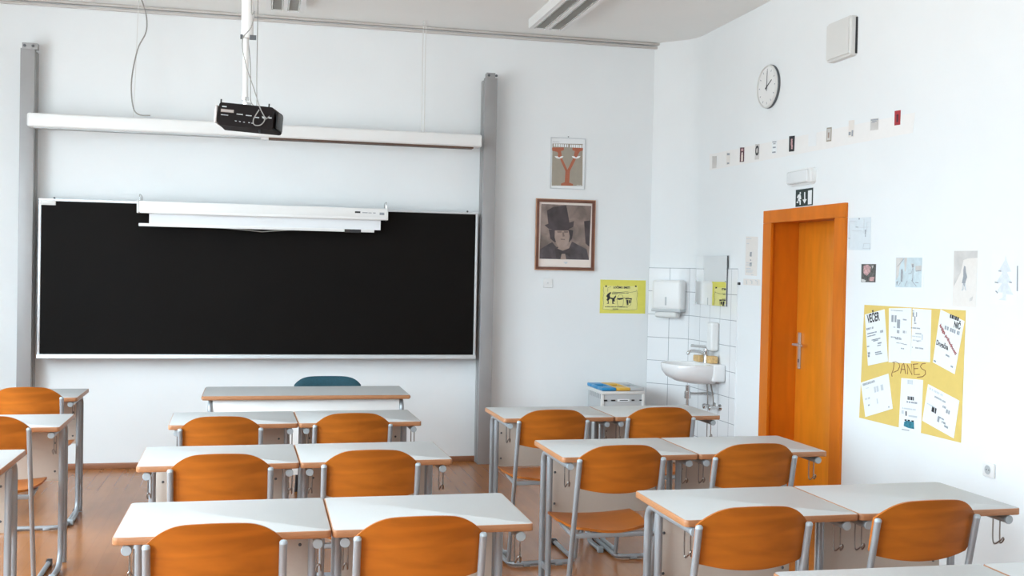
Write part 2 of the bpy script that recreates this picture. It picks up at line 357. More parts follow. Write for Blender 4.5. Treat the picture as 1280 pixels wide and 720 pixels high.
# ------------------------------------------------------------------ door
dr = struct(empty('door_1', loc=(XR, (DY0+DY1)/2, 0)))
W2 = (DY1-DY0)/2; XD = 0.205
bm = B()
for sgn in (-1, 1):
    y0, y1 = sorted((sgn*(W2-0.05), sgn*(W2+0.075)))
    box(bm, (-0.022, y0, 0), (0.0, y1, 1.984), 0.002)                      # casing on the wall
box(bm, (-0.022, -W2-0.075, 1.985), (0.0, W2+0.075, 2.075), 0.002)
link('casing', bm, 'jamb', dr)
bm = B()
for sgn in (-1, 1):
    y0, y1 = sorted((sgn*(W2-0.035), sgn*W2))
    box(bm, (-0.001, y0, 0), (0.262, y1, 2.03))
box(bm, (-0.001, -W2, 1.995), (0.262, W2, 2.032))
link('lining', bm, 'jamb', dr)
lf = boxo('door_leaf', (XD, -W2+0.036, 0.006), (XD+0.042, W2-0.036, 1.993), 'door', dr, 0.003)
yh = W2-0.036-0.055                      # handle sits close to the far (left) edge of the leaf
hz = P(997, 437, 0, XR+XD)[2]
pl = boxo('lock_plate', (XD-0.008, yh-0.02, hz-0.135), (XD, yh+0.02, hz+0.125), 'satin', dr, 0.003)
tag(pl, 'brushed metal lock plate')
tubeo('lever', smoothline([(XD-0.006, yh, hz+0.04), (XD-0.05, yh, hz+0.04), (XD-0.056, yh-0.02, hz+0.04), (XD-0.054, yh-0.12, hz+0.038)]), 0.0085, 'satin', pl)
boxo('keyhole', (XD-0.010, yh-0.006, hz-0.09), (XD-0.0078, yh+0.006, hz-0.065), 'dark', pl)
bm = B()
for z in (0.25, 1.0, 1.75): tube(bm, [(XD-0.004, -W2+0.035, z), (XD-0.004, -W2+0.035, z+0.1)], 0.008)
link('hinge', bm, 'chrome', dr, True)

# ------------------------------------------------------------------ school desk
DW, DD, DH = 0.65, 0.492, 0.79
def make_desk():
    root = empty('school_desk')
    bm = B(); x = DW/2-0.0012
    prism(bm, rrect(-x, 0, x, DD, 0.018, 4), DH-0.024, DH)
    top_e = [e for e in bm.edges if abs(e.verts[0].co.z-e.verts[1].co.z) < 1e-6]
    bmesh.ops.bevel(bm, geom=top_e, offset=0.0035, segments=2, affect='EDGES', profile=0.5)
    bmesh.ops.recalc_face_normals(bm, faces=bm.faces)
    for f in bm.faces: f.material_index = 1
    for f in bm.faces:
        if abs(f.normal.z) > 0.99 and f.calc_area() > 0.1: f.material_index = 0
    link('tabletop', bm, ['laminate', 'beech_edge'], root, True)
    for s in (-1, 1):
        x = s*(DW/2-0.042); zr = DH-0.024-0.019; r = 0.0145; ya, yb = 0.34, 0.45; R_ = 0.06
        pts = [(x, 0.02, zr), (x, yb-R_, zr)] + arc((yb-R_, zr-R_), R_, PI/2, 0, 7, 'yz', x)[1:] + [(x, yb, 0.004)]
        bm = B(); tube(bm, pts, r, 14); leg = link('rear_leg', bm, 'metal', root, True)
        bm = B(); lathe(bm, [(0.0, -0.0008), (0.0145, -0.0008), (0.0160, 0.001), (0.0160, 0.008), (0.0146, 0.010)], (x, 0.012, zr), 16, 'y')
        link('end_cap', bm, 'cap', leg, True)
        rb = 0.09
        pts = [(x, ya, zr-0.010), (x, ya, 0.016+rb)] + [(x, ya-rb+rb*math.cos(a), 0.016+rb-rb*math.sin(a)) for a in [PI/2*i/7 for i in range(1, 8)]] + [(x, 0.10, 0.016)]
        bm = B(); tube(bm, pts, r, 14); fl = link('front_leg', bm, 'metal', root, True)
        boxo('foot_cap', (x-0.0165, 0.075, 0.0), (x+0.0165, 0.105, 0.034), 'cap', fl, 0.004)
        boxo('leg_link', (x-0.005, ya, 0.185), (x+0.005, yb, 0.215), 'metal', root, 0.002)
        # bag hook: a bent wire loop under the rail
        h0 = zr-0.012; hy = 0.085
        pts = smoothline([(x, hy+0.014, h0), (x, hy+0.014, h0-0.075), (x, hy+0.002, h0-0.093), (x-s*0.0, hy-0.030, h0-0.072), (x+0.006, hy-0.034, h0-0.062),
                          (x+0.012, hy-0.030, h0-0.072), (x+0.014, hy-0.010, h0-0.088), (x+0.014, hy-0.006, h0-0.06), (x+0.014, hy-0.006, h0)], 4)
        tubeo('bag_hook', pts, 0.0028, 'wire', root, 6)
    xi = DW/2-0.055
    boxo('cross_rail', (-xi, 0.385, DH-0.066), (xi, 0.41, DH-0.0245), 'offwhite', root, 0.002)
    pn = boxo('modesty_panel', (-xi-0.0, 0.392, 0.45), (xi, 0.404, DH-0.067), 'panel', root, 0.002)
    for sx in (-1, 1):
        for z in (0.50, 0.65):
            bm = B(); lathe(bm, [(0, -0.003), (0.004, -0.003), (0.006, 0), (0.006, 0.001)], (sx*(xi-0.028), 0.392, z), 10, 'y'); link('screw', bm, 'groove', pn, True)
    return root
GD = 'school desks with grey-white tops'
R_ = math.radians
DESKS = [  # x of the left corner, y of the front edge, rotation, count, where
 (-0.416, 3.388, -0.167, ['near left desk of the middle block, row closest to the viewer', 'near right desk of the middle block, row closest to the viewer']),
 (-0.471, 4.559, 1.222, ['left desk in the second row of the middle block', 'right desk in the second row of the middle block']),
 (-0.437, 5.706, 1.299, ["left desk in the middle block's far row, just before the teacher desk", "right desk in the middle block's far row, just before the teacher desk"]),
 (1.327, 5.806, 0.805, ['left desk of the far right pair beside the column', 'right desk of the far right pair, before the recycling bin and washbasin']),
 (1.313, 4.569, 0.765, ['left desk of the second right-hand pair', 'right desk of the second right-hand pair, overlapping the orange door in view']),
 (1.392, 3.355, 0.270, ['left desk of the third right-hand pair', 'right desk of the third right-hand pair, nearest the wall socket']),
 (1.383, 2.248, -1.529, ['left desk of the pair cut off by the bottom right edge', 'right desk of the pair cut off at the bottom right corner']),
]
proto = make_desk(); DT = tree_of(proto); first = [True]
def put(T, p, loc, rz, label, cat, group):
    o = p if first[0] else copy_tree(T)
    first[0] = False
    o.location = loc; o.rotation_euler = (0, 0, rz); tag(o, label, cat, group); return o
for x, y, a, labs in DESKS:
    a = R_(a)
    for k, lb in enumerate(labs):
        cx = DW*(k+0.5)
        put(DT, proto, (x+cx*math.cos(a), y+cx*math.sin(a), 0), a, 'grey-white school desk, '+lb, 'desk', GD)
for xr, y, a, lb in ((-1.053, 6.918, 0.24, 'farthest desk at the left edge, in front of the grey column'),
                     (-0.946, 5.691, 0.55, 'middle one of the three desks at the left edge'),
                     (-0.971, 4.549, -0.24, 'nearest desk at the left edge, only its corner in view')):
    put(DT, proto, (xr-DW/2, y, 0), R_(a), 'grey-white school desk, '+lb, 'desk', GD)

# ------------------------------------------------------------------ school chair
def make_chair():
    root = empty('school_chair'); X = 0.189; rt = 0.0115; sl = 0.22
    for s in (-1, 1):
        top = Vector((s*X, 0.0, 0.812)); low = Vector((s*X, sl*0.79, 0.03))
        tb = tubeo('side_tube', [top, top.lerp(low, 0.35), top.lerp(low, 0.7), low], rt, 'metal', root, 14)
        bm = B(); lathe(bm, [(0, 0.006), (0.008, 0.005), (0.0118, 0.0), (0.0118, -0.006)], (s*X, 0, 0.812), 14); link('tube_cap', bm, 'cap', tb, True)
        # seat carrier running forward from the side tube
        tubeo('seat_rail', [(s*(X-0.002), 0.080, 0.472), (s*(X-0.012), 0.26, 0.474), (s*(X-0.03), 0.43, 0.478)], 0.010, 'metal', root, 10)
    # floor skid: one tube, open to the front, cross piece at the rear
    yr, yf, rc = 0.16, 0.60, 0.06; Z = 0.017
    pts = [(-X, yf, Z), (-X, yr+rc, Z)] + [(-X+rc-rc*math.cos(a), yr+rc-rc*math.sin(a), Z) for a in [PI/2*i/6 for i in range(1, 7)]]
    pts += [(X-rc+rc*math.sin(a), yr+rc-rc*math.cos(a), Z) for a in [PI/2*i/6 for i in range(0, 7)]] + [(X, yf, Z)]
    sk = tubeo('floor_skid', pts, 0.0125, 'metal', root, 12)
    for s in (-1, 1):
        boxo('glide', (s*X-0.014, yf-0.03, 0.0), (s*X+0.014, yf+0.012, 0.033), 'dark', sk, 0.005)
        boxo('glide', (s*0.09-0.02, yr-0.014, 0.0), (s*0.09+0.02, yr+0.014, 0.02), 'metal', sk, 0.004)
    boxo('rear_bar', (-X+0.008, 0.066, 0.462), (X-0.008, 0.092, 0.482), 'metal', root, 0.003)
    # bent plywood backrest, bulging towards the rear, arched top and lower edge
    bm = B(); nu, nv = 28, 10; g = {}
    for side in (0, 1):
        for i in range(nu+1):
            u = -1+2*i/nu; au = abs(u)
            sh = max(0.0, (au-0.62)/0.38); top_z = 0.880 - 0.018*u*u - 0.048*max(0.0, (au-0.40)/0.60)**2.3
            bot_z = 0.662 + 0.026*u*u
            if au > 0.93: bot_z += 0.012*((au-0.93)/0.07)**2
            for j in range(nv+1):
                v = j/nv; z = bot_z+(top_z-bot_z)*v
                y = (0.812-z)*sl + 0.002 - 0.034*(1-u*u) + 0.016 + (0.0 if z < 0.80 else -0.12*(z-0.80))
                g[side, i, j] = bm.verts.new((u*(X+0.002), y + (0.010 if side else 0.0), z))
    for i in range(nu):
        for j in range(nv):
            bm.faces.new((g[0, i, j], g[0, i+1, j], g[0, i+1, j+1], g[0, i, j+1])); bm.faces.new((g[1, i, j+1], g[1, i+1, j+1], g[1, i+1, j], g[1, i, j]))
        bm.faces.new((g[0, i, nv], g[0, i+1, nv], g[1, i+1, nv], g[1, i, nv])); bm.faces.new((g[0, i, 0], g[1, i, 0], g[1, i+1, 0], g[0, i+1, 0]))
    for j in range(nv):
        bm.faces.new((g[0, 0, j], g[0, 0, j+1], g[1, 0, j+1], g[1, 0, j])); bm.faces.new((g[0, nu, j], g[1, nu, j], g[1, nu, j+1], g[0, nu, j+1]))
    link('backrest', bm, 'veneer', root, True)
    # plywood seat with a saddle and rounded front
    bm = B(); nu, nv = 20, 16; g = {}
    for side in (0, 1):
        for j in range(nv+1):
            v = j/nv; y = 0.085+0.395*v
            hw = 0.165 + 0.035*min(1, v/0.5)
            if v < 0.12: hw -= 0.05*((0.12-v)/0.12)**2
            if v > 0.88: hw -= 0.05*((v-0.88)/0.12)**2
            for i in range(nu+1):
                u = -1+2*i/nu
                z = 0.492 + 0.010*u*u - 0.012*(1-u*u)*math.sin(PI*min(1, v*1.1)) - (0.03*((v-0.85)/0.15)**2 if v > 0.85 else 0)
                g[side, i, j] = bm.verts.new((u*hw, y - 0.02*(1-u*u)*(1-v), z - (0.011 if side else 0)))
    for i in range(nu):
        for j in range(nv):
            bm.faces.new((g[0, i, j], g[0, i+1, j], g[0, i+1, j+1], g[0, i, j+1])); bm.faces.new((g[1, i, j+1], g[1, i+1, j+1], g[1, i+1, j], g[1, i, j]))
        for j in (0, nv): bm.faces.new((g[0, i, j], g[0, i+1, j], g[1, i+1, j], g[1, i, j]))
    for j in range(nv):
        for i in (0, nu): bm.faces.new((g[0, i, j], g[0, i, j+1], g[1, i, j+1], g[1, i, j]))
    link('seat', bm, 'veneer', root, True)
    return root
cproto = make_chair(); CT = tree_of(cproto); first = [True]
GC = 'bent beech plywood school chairs'
CH = [(-0.108, 3.181, 0.5, 'at the near left desk of the middle block, large at the bottom left'),
 (0.484, 3.189, -0.6, 'at the near right desk of the middle block, large at the bottom centre'),
 (-0.132, 4.338, 0.3, 'at the left desk in the second row of the middle block'),
 (0.455, 4.367, -0.5, 'at the right desk in the second row of the middle block'),
 (-0.168, 5.40, 0, 'at the left desk before the teacher desk'),
 (0.473, 5.47, 0.4, 'at the right desk before the teacher desk'),
 (1.522, 4.374, 1.0, 'with its seat fully seen, at the left desk of the second right-hand pair'),
 (2.130, 4.353, 0.5, 'at the right desk of the second right-hand pair, before the orange door'),
 (1.535, 5.524, 0.5, 'at the left desk of the far right pair beside the column'),
 (2.162, 5.579, -1.0, 'at the right desk of the far right pair, below the washbasin'),
 (1.556, 3.173, -1.0, 'at the left desk of the third right-hand pair'),
 (2.189, 3.184, 1.0, 'at the right desk of the third right-hand pair, nearest the wall socket'),
 (-1.240, 5.498, 0.5, 'partly out of view at the middle left-edge desk'),
 (-1.30, 6.729, 0.5, 'partly out of view at the farthest left-edge desk')]
for x, y, a, lb in CH:
    put(CT, cproto, (x, y, 0), R_(a), 'plywood chair '+lb, 'chair', GC)

# ------------------------------------------------------------------ teacher desk and chair
td = empty('teacher_desk', loc=(0.316, 6.938, 0), rz=R_(0.15), label='long grey-topped teacher desk with a white front panel, before the blackboard', cat='desk')
bm = B(); prism(bm, rrect(-0.652, 0, 0.652, 0.55, 0.015, 4), DH-0.026, DH)
bmesh.ops.bevel(bm, geom=[e for e in bm.edges if abs(e.verts[0].co.z-e.verts[1].co.z) < 1e-6], offset=0.006, segments=3, affect='EDGES')
bmesh.ops.recalc_face_normals(bm, faces=bm.faces)
for f in bm.faces: f.material_index = 0 if (abs(f.normal.z) > 0.99 and f.calc_area() > 0.1) else 1
link('tabletop', bm, ['laminate', 'beech_edge'], td, True)
boxo('front_panel', (-0.585, 0.05, 0.28), (0.585, 0.066, DH-0.027), 'white', td, 0.002)
for s in (-1, 1):
    x = s*0.60; zr = DH-0.026-0.017
    pts = [(x, 0.50, 0.004), (x, 0.50, zr-0.05)] + [(x, 0.45+0.05*math.cos(a), zr-0.05+0.05*math.sin(a)) for a in [PI/2*i/6 for i in range(1, 7)]]
    pts += [(x, 0.10-0.05*math.sin(a), zr-0.05+0.05*math.cos(a)) for a in [PI/2*i/6 for i in range(0, 7)]] + [(x, 0.05, 0.004)]
    tubeo('leg', pts, 0.015, 'metal', td, 14)
tc_ = empty('teacher_chair', loc=(0.49, 7.78, 0), rz=0, label='dark teal upholstered chair behind the teacher desk', cat='chair')
bm = B(); g = {}; nu, nv = 32, 12
for side in (0, 1):
    for i in range(nu+1):
        for j in range(nv+1):
            u = -1+2*i/nu; v = j/nv
            hw = 0.236*(1-0.08*(1-v))
            z = 0.48+(0.345-0.060*abs(u)**5)*v
            th = 0.022*(1-abs(u)**6)**0.5*(1-abs(2*v-1)**8)**0.5
            y = 0.03*(1-u*u)+(v)*0.02
            g[side, i, j] = bm.verts.new((u*hw, y+(th if side else -th), z))
for i in range(nu):
    for j in range(nv):
        bm.faces.new((g[0, i, j], g[0, i+1, j], g[0, i+1, j+1], g[0, i, j+1])); bm.faces.new((g[1, i, j+1], g[1, i+1, j+1], g[1, i+1, j], g[1, i, j]))
bmesh.ops.remove_doubles(bm, verts=bm.verts, dist=1e-5)
link('backrest', bm, 'teal', tc_, True)
boxo('seat', (-0.225, -0.42, 0.44), (0.225, 0.0, 0.495), 'teal', tc_, 0.022, 4)
for s in (-1, 1):
    tubeo('leg', [(s*0.19, -0.38, 0.44), (s*0.21, -0.40, 0.0)], 0.011, 'dark', tc_)
    tubeo('leg', [(s*0.19, 0.02, 0.60), (s*0.19, 0.01, 0.40), (s*0.21, 0.05, 0.0)], 0.011, 'dark', tc_)

# ------------------------------------------------------------------ blackboard on its columns
YC = 8.73
def column(name_lab, px0, px1, side, topy):
    a = P(px0, 300, 1, YC); b = P(px1, 300, 1, YC); ztop = P((px0+px1)/2, topy, 1, YC)[2]
    t = empty('steel_column', loc=((a.x+b.x)/2, YC, 0), label=name_lab, cat='column', group='blackboard guide columns')
    hw = (b.x-a.x)/2; D = YB-YC-0.001
    boxo('post', (-hw, 0, 0), (hw, 0.055, ztop), 'column', t, 0.002)
    s = side
    boxo('guide_groove', (-hw+0.012, 0.055, 0), (hw-0.012, 0.085, ztop-0.01), 'groove', t)
    bk = boxo('back_channel', (-hw, 0.085, 0), (hw, D, ztop-0.01), 'column', t, 0.002)
    pt = boxo('top_bracket', (-hw+0.012, -0.006, ztop-0.005), (hw+0.02*s, 0.06, ztop+0.04), 'column', t, 0.002)
    for xx in (-hw+0.03, hw-0.012):
        bm = B(); lathe(bm, [(0, -0.014), (0.009, -0.014), (0.011, -0.01), (0.011, -0.005)], (xx, 0, ztop+0.018), 8, 'y'); link('bolt', bm, 'groove', pt, True)
    return t
column('pale blue-grey steel column at the left end of the blackboard', 22.5, 40.5, 1, 60)
column('brownish grey steel column at the right end of the blackboard', 602.5, 618, -1, 97)

YBD = 8.75
bl = P(46, 447, 1, YBD); br_ = P(594, 446, 1, YBD); tl = P(46, 249, 1, YBD)
bx0, bx1, bz0, bz1 = bl.x, br_.x, (bl.z+br_.z)/2-0.01, (tl.z+P(595, 264, 1, YBD).z)/2
bb = empty('blackboard', loc=((bx0+bx1)/2, YBD, bz0), label='wide black sliding board with a thin aluminium frame on the back wall', cat='blackboard')
hw, H = (bx1-bx0)/2, bz1-bz0
boxo('writing_surface', (-hw+0.01, 0.004, 0.01), (hw-0.01, 0.03, H-0.01), 'board', bb)
bm = B(); box(bm, (-hw, -0.004, H-0.018), (hw, 0.034, H), 0.002); box(bm, (-hw, -0.004, 0.03), (-hw+0.018, 0.034, H-0.018), 0.002); box(bm, (hw-0.018, -0.004, 0.03), (hw, 0.034, H-0.018), 0.002)
link('frame', bm, 'alu', bb, True)
bm = B(); box(bm, (-hw, -0.03, 0), (hw, 0.034, 0.032), 0.004); box(bm, (-hw, -0.034, 0.0), (hw, -0.026, 0.012), 0.002)
link('chalk_tray', bm, 'alu', bb, True)
boxo('corner_clip', (-hw+0.016, -0.008, H-0.05), (-hw+0.12, 0.004, H-0.012), 'offwhite', bb, 0.002)
for xx in (-hw+0.11, hw-0.09): 
    bm = B(); lathe(bm, [(0.004, -0.008), (0.008, -0.006), (0.008, 0.0)], (xx, -0.002, H+0.004), 8, 'y'); link('clip_screw', bm, 'groove', bb, True)

# long roller-screen housing across the top, fixed on the columns
YH = 8.60
a = P(33, 148, 1, YH); b = P(603, 177, 1, YH)
zc = (a.z+b.z)/2; hw = (b.x-a.x)/2
sh = empty('roller_screen_housing', loc=((a.x+b.x)/2, YH, zc), label='long white roller screen housing running above the blackboard between the columns', cat='screen housing')
bm = B(); box(bm, (-hw, 0, -0.052), (hw, 0.115, 0.052), 0.018, 4); link('housing', bm, 'white', sh, True)
xs = P(331, 165, 1, YH).x-(a.x+b.x)/2
boxo('slot', (-hw+0.05, 0.012, -0.060), (xs-0.03, 0.10, -0.050), 'greyplastic', sh)
o = boxo('slot', (xs+0.03, 0.012, -0.063), (hw-0.07, 0.10, -0.050), 'slotwood', sh); tag(o, 'dark brown screen slot')
boxo('centre_bracket', (xs-0.03, 0.02, -0.066), (xs+0.03, 0.10, -0.05), 'white', sh, 0.003)
bm = B(); box(bm, (-hw+0.02, 0.1, -0.03), (-hw+0.07, YC-YH, 0.03)); box(bm, (hw-0.07, 0.1, -0.03), (hw-0.01, YC-YH+0.02, 0.03)); link('mounting_bracket', bm, 'column', sh)

# small pull-down screen hung on the board
YS = 8.60
a = P(173, 258, 1, YS); b = P(484.5, 266, 1, YS); zc = (a.z+b.z)/2-0.008; hw = (b.x-a.x)/2; xc = (a.x+b.x)/2
ps = empty('pull_down_screen', loc=(xc, YS, zc), label='small white pull-down projection screen hooked over the top of the blackboard', cat='projection screen')
bm = B(); box(bm, (-hw, 0, -0.04), (hw, 0.085, 0.045), 0.006); box(bm, (-hw+0.01, -0.004, -0.046), (hw-0.01, 0.06, -0.028), 0.003); link('casing', bm, 'white', ps, True)
bm = B(); box(bm, (-hw+0.075, 0.036, -0.125), (hw-0.05, 0.039, -0.03)); link('screen_fabric', bm, 'screen', ps)
bm = B(); box(bm, (-hw+0.0, 0.028, -0.145), (hw-0.10, 0.047, -0.122), 0.003); link('bottom_bar', bm, 'white', ps, True)
tubeo('pull_cord', [(-0.03-0.28, 0.037, -0.143), (-0.10, 0.037, -0.157), (-0.03, 0.037, -0.163), (0.03, 0.037, -0.157), (0.20, 0.037, -0.143)], 0.003, 'cable', ps, 6)
boxo('sticker', (hw-0.335, 0.025, -0.150), (hw-0.205, 0.0282, -0.124), 'dark', ps)
for (x0, x1, z0, z1, mm) in ((-0.245, -0.205, 0.004, 0.018, 'dark'), (-0.19, -0.15, 0.006, 0.012, 'ink_soft'), (-0.145, -0.12, 0.006, 0.011, 'ink_soft'), (-0.11, -0.09, 0.006, 0.012, 'ink_soft'), (-0.06, -0.025, -0.006, 0.014, 'ink_soft')):
    boxo('label_mark', (hw+x0*1.05, -0.0012, z0), (hw+x1*1.05, 0.0005, z1), mm, ps)
for s in (-1, 1):
    tubeo('hook', smoothline([(s*(hw-0.005), 0.04, 0.04), (s*(hw-0.005), 0.04, 0.085), (s*(hw-0.005), 0.07, 0.10), (s*(hw-0.005), 0.19, 0.092), (s*(hw-0.005), 0.19, 0.06)], 4), 0.004, 'chrome', ps, 8)
    boxo('end_plate', (s*hw-0.012, -0.003, -0.046), (s*hw+0.004, 0.088, 0.05), 'offwhite', ps, 0.002)

# ------------------------------------------------------------------ projector and its ceiling pole
YP = 5.6
pc = P(312, 149, 1, YP)
mount_top = HC
pm = empty('projector_pole', loc=(P(309, 60, 1, YP+0.06).x, YP+0.06, HC), label='white telescopic ceiling pole that carries the black projector', cat='projector mount')
zmid = P(308, 48, 1, YP+0.06).z-HC; zlow = P(306, 122, 1, YP+0.06).z-HC
bm = B(); lathe(bm, [(0.0, -0.012), (0.09, -0.012), (0.09, 0.0), (0.0, 0.0)], (0, 0, 0), 28); link('ceiling_plate', bm, 'white', pm, True)
tubeo('outer_tube', [(0, 0, -0.005), (0, 0, zmid)], 0.030, 'white', pm, 20)
tubeo('inner_tube', [(-0.006, 0, zmid+0.05), (-0.006, 0, zlow)], 0.0135, 'white', pm, 18)
bm = B()
for x0, x1 in ((-0.034, -0.022), (0.012, 0.044)): box(bm, (x0, -0.034, zmid-0.01), (x1, -0.02, zmid+0.012))
link('clamp', bm, 'groove', pm)
bm = B(); tube(bm, [(-0.006, 0, zlow+0.002), (-0.006, 0, zlow-0.012)], 0.019, 14); tube(bm, [(-0.006, 0, zlow-0.012), (-0.006, 0, zlow-0.03)], 0.006, 10)
bmesh.ops.create_uvsphere(bm, u_segments=14, v_segments=8, radius=0.014, matrix=Matrix.Translation((-0.006, 0, zlow-0.036)))
link('ball_joint', bm, 'chrome', pm, True)
# the cables beside the pole hang from the ceiling
def pw(px, py, y): return P(px, py, 1, y)
pj = empty('projector', loc=(pc.x, YP, pc.z), rz=R_(-8), label='black projector hanging from the white ceiling pole, ports facing the room', cat='projector')
pj.rotation_euler = (R_(0), R_(4.0), R_(-9))
pts = rrect(-0.148, -0.055, 0.148, 0.055, 0.014, 4)
bm = B(); prism(bm, [(x + (0.0 if y < 0 else 0.0), y) for x, y in pts], -0.11, 0.11)
for v in bm.verts:
    v.co = Vector((v.co.x*(1-0.10*(v.co.z < 0)), v.co.z, v.co.y))
    if v.co.z > 0: v.co.z += 0.006*(1-abs(v.co.x)/0.15)
link('body', bm, 'proj', pj, True)
boxo('side_vent', (-0.158, -0.085, -0.042), (-0.144, 0.09, 0.044), 'satin', pj, 0.004)
boxo('side_vent', (0.143, -0.085, -0.042), (0.153, 0.09, 0.040), 'dark', pj, 0.004)
boxo('mount_plate', (-0.11, -0.06, 0.058), (0.0, 0.09, 0.064), 'greyplastic', pj, 0.002)
bm = B(); tube(bm, [(-0.03, 0.055, 0.06), (-0.03, 0.055, 0.088)], 0.022, 14); link('mount_boss', bm, 'chrome', pj, True)
bm = B(); lathe(bm, [(0, 0.112), (0.03, 0.112), (0.03, 0.104), (0.034, 0.10)], (-0.02, 0, 0.0), 20, 'y'); link('lens', bm, 'dark', pj, True)
boxo('badge', (-0.122, -0.1115, 0.010), (-0.060, -0.1095, 0.024), 'louver_dark', pj)
for k, (x, z, w_, h_) in enumerate([(-0.118, 0.034, 0.022, 0.005), (-0.116, 0.015, 0.05, 0.003), (-0.12, -0.006, 0.035, 0.003), (-0.045, 0.004, 0.03, 0.004), (0.0, 0.002, 0.028, 0.004), (0.045, -0.004, 0.02, 0.005), (0.08, -0.002, 0.018, 0.008), (0.11, 0.0, 0.016, 0.006),
                                      (-0.05, -0.030, 0.008, 0.003), (-0.03, -0.031, 0.008, 0.003), (-0.01, -0.032, 0.008, 0.003), (0.015, -0.032, 0.008, 0.003), (0.03, -0.033, 0.01, 0.003)]):
    boxo('port', (x, -0.1115, z), (x+w_, -0.1095, z+h_), 'greyplastic', pj)
for x in (-0.135, 0.10): tubeo('adjuster_foot', [(x, -0.06, 0.05), (x, -0.06, 0.078)], 0.004, 'dark', pj, 8)
tubeo('adjuster_foot', [(0.065, -0.06, -0.048), (0.065, -0.06, -0.068)], 0.006, 'dark', pj, 8)
def cable(name, pix, y, r, m_, label, grp=None):
    pts = [P(a, b, 1, y if not isinstance(y, list) else y[i]) for i, (a, b) in enumerate(pix)]
    bm = B(); tube(bm, smoothline(pts, 6), r, 7); o = link(name, bm, m_, None, True); return tag(o, label, 'cable', grp)
def up(px, py, y):  # the ceiling point straight above that position
    p = P(px, py, 1, y); return p
def cable3(pts, r, m_, label, grp=None, n=6):
    bm = B(); tube(bm, smoothline(pts, n), r, 7); o = link('hanging_cable', bm, m_, None, True); return tag(o, label, 'cable', grp)
def pt(px, py, y, dz=0): return P(px, py, 1, y)
a0 = pt(322, 30, YP+0.09)
cable3([Vector((a0.x, YP+0.09, HC)), a0, pt(321, 90, YP+0.05), pt(321, 134, YP+0.0)], 0.0022, 'cable', 'thin straight dark cable beside the projector pole')
a0 = pt(314, 4, YP+0.02)
cable3([Vector((a0.x+0.01, YP+0.02, HC)), a0, pt(318, 14, YP+0.02), pt(314, 34, YP), pt(303, 50, YP), pt(307, 80, YP-0.03), pt(317, 110, YP-0.08), pt(325, 135, YP-0.125), pt(331, 148, YP-0.13),
        pt(326, 156, YP-0.13), pt(318, 156, YP-0.13), pt(317, 149, YP-0.13), pt(324, 137, YP-0.128)], 0.0026, 'cable', 'looped grey cable hanging from the pole over the front of the projector', n=5)
a0 = pt(309, 52, YP)
cable3([pt(310, 50, YP+0.09), pt(313, 80, YP+0.06), pt(313, 110, YP+0.03), pt(314, 128, YP-0.02), pt(323, 137, YP-0.10), pt(331, 149, YP-0.125), pt(340, 141, YP-0.122)], 0.0022, 'cable', 'short grey cable running along the pole into the projector ports')
# cords from the ceiling to the roller housing
zt = HC
p1 = P(170, 0, 1, 8.665); 
c1 = cable3([Vector((P(173, 30, 1, 8.665).x, 8.665, HC)), P(171.5, 40, 1, 8.665), P(169, 100, 1, 8.665), P(166.5, 146, 1, 8.665)], 0.0025, 'offwhite', 'straight thin pale cord dropping to the left part of the roller housing')
c2 = cable3([Vector((P(177, 2, 1, 8.66).x, 8.66, HC)), P(183, 20, 1, 8.66), P(182.5, 40, 1, 8.66), P(172, 62, 1, 8.66), P(164.5, 100, 1, 8.66), P(166, 132, 1, 8.66), P(173, 143, 1, 8.66), P(188, 144.5, 1, 8.66)], 0.005, 'cable', 'curving grey cable from the ceiling to the left part of the roller housing')
for xx, lb in ((528.5, 'left one'), (531.8, 'right one')):
    cable3([Vector((P(xx+1, 40, 1, 8.66).x, 8.66, HC)), P(xx, 60, 1, 8.66), P(xx-0.8, 120, 1, 8.66), P(xx-1.6, 165, 1, 8.66)], 0.0035, 'offwhite', lb+' of two straight cords dropping to the right part of the roller housing')

# ------------------------------------------------------------------ ceiling lamps
def lamp(x0, x1, yfar, ln, label):
    t = empty('ceiling_lamp', loc=((x0+x1)/2, yfar-ln/2, HC), label=label, cat='ceiling lamp', group='surface-mounted louvred strip lamps')
    hw = (x1-x0)/2; hl = ln/2; h = 0.075
    bm = B(); box(bm, (-hw, -hl, -h), (-hw+0.035, hl, 0)); box(bm, (hw-0.035, -hl, -h), (hw, hl, 0)); box(bm, (-hw+0.035, -hl, -h), (hw-0.035, -hl+0.02, 0)); box(bm, (-hw+0.035, hl-0.02, -h), (hw-0.035, hl, 0))
    box(bm, (-hw+0.035, -hl+0.02, -0.012), (hw-0.035, hl-0.02, 0)); box(bm, (-0.015, -hl+0.02, -h), (0.015, hl-0.02, -0.012))
    link('housing', bm, 'white', t)
    for s in (-1, 1):
        xa, xb = sorted((s*0.016, s*(hw-0.036)))
        xm = (xa+xb)/2
        tubeo('fluorescent_tube', [(xm, -hl+0.03, -0.03), (xm, hl-0.03, -0.03)], 0.012, 'offwhite', t, 10)
        bm = B(); n = int(ln/0.05)
        for k in range(1, n): 
            y = -hl+ln*k/n; box(bm, (xa, y-0.0015, -h+0.002), (xb, y+0.0015, -0.045))
        box(bm, (xa, -hl+0.021, -h+0.002), (xa+0.012, hl-0.021, -0.046)); box(bm, (xb-0.012, -hl+0.021, -h+0.002), (xb, hl-0.021, -0.046))
        link('louver', bm, 'louver', t)
        boxo('reflector', (xa+0.002, -hl+0.022, -0.0155), (xb-0.002, hl-0.022, -0.0125), 'louver_dark', t)
    return t
lamp(2.05, 2.34, 8.36, 1.55, 'white louvred ceiling lamp above the right column')
lamp(0.02, 0.30, 8.38, 1.55, 'white louvred ceiling lamp behind the projector pole, only its far end in view')

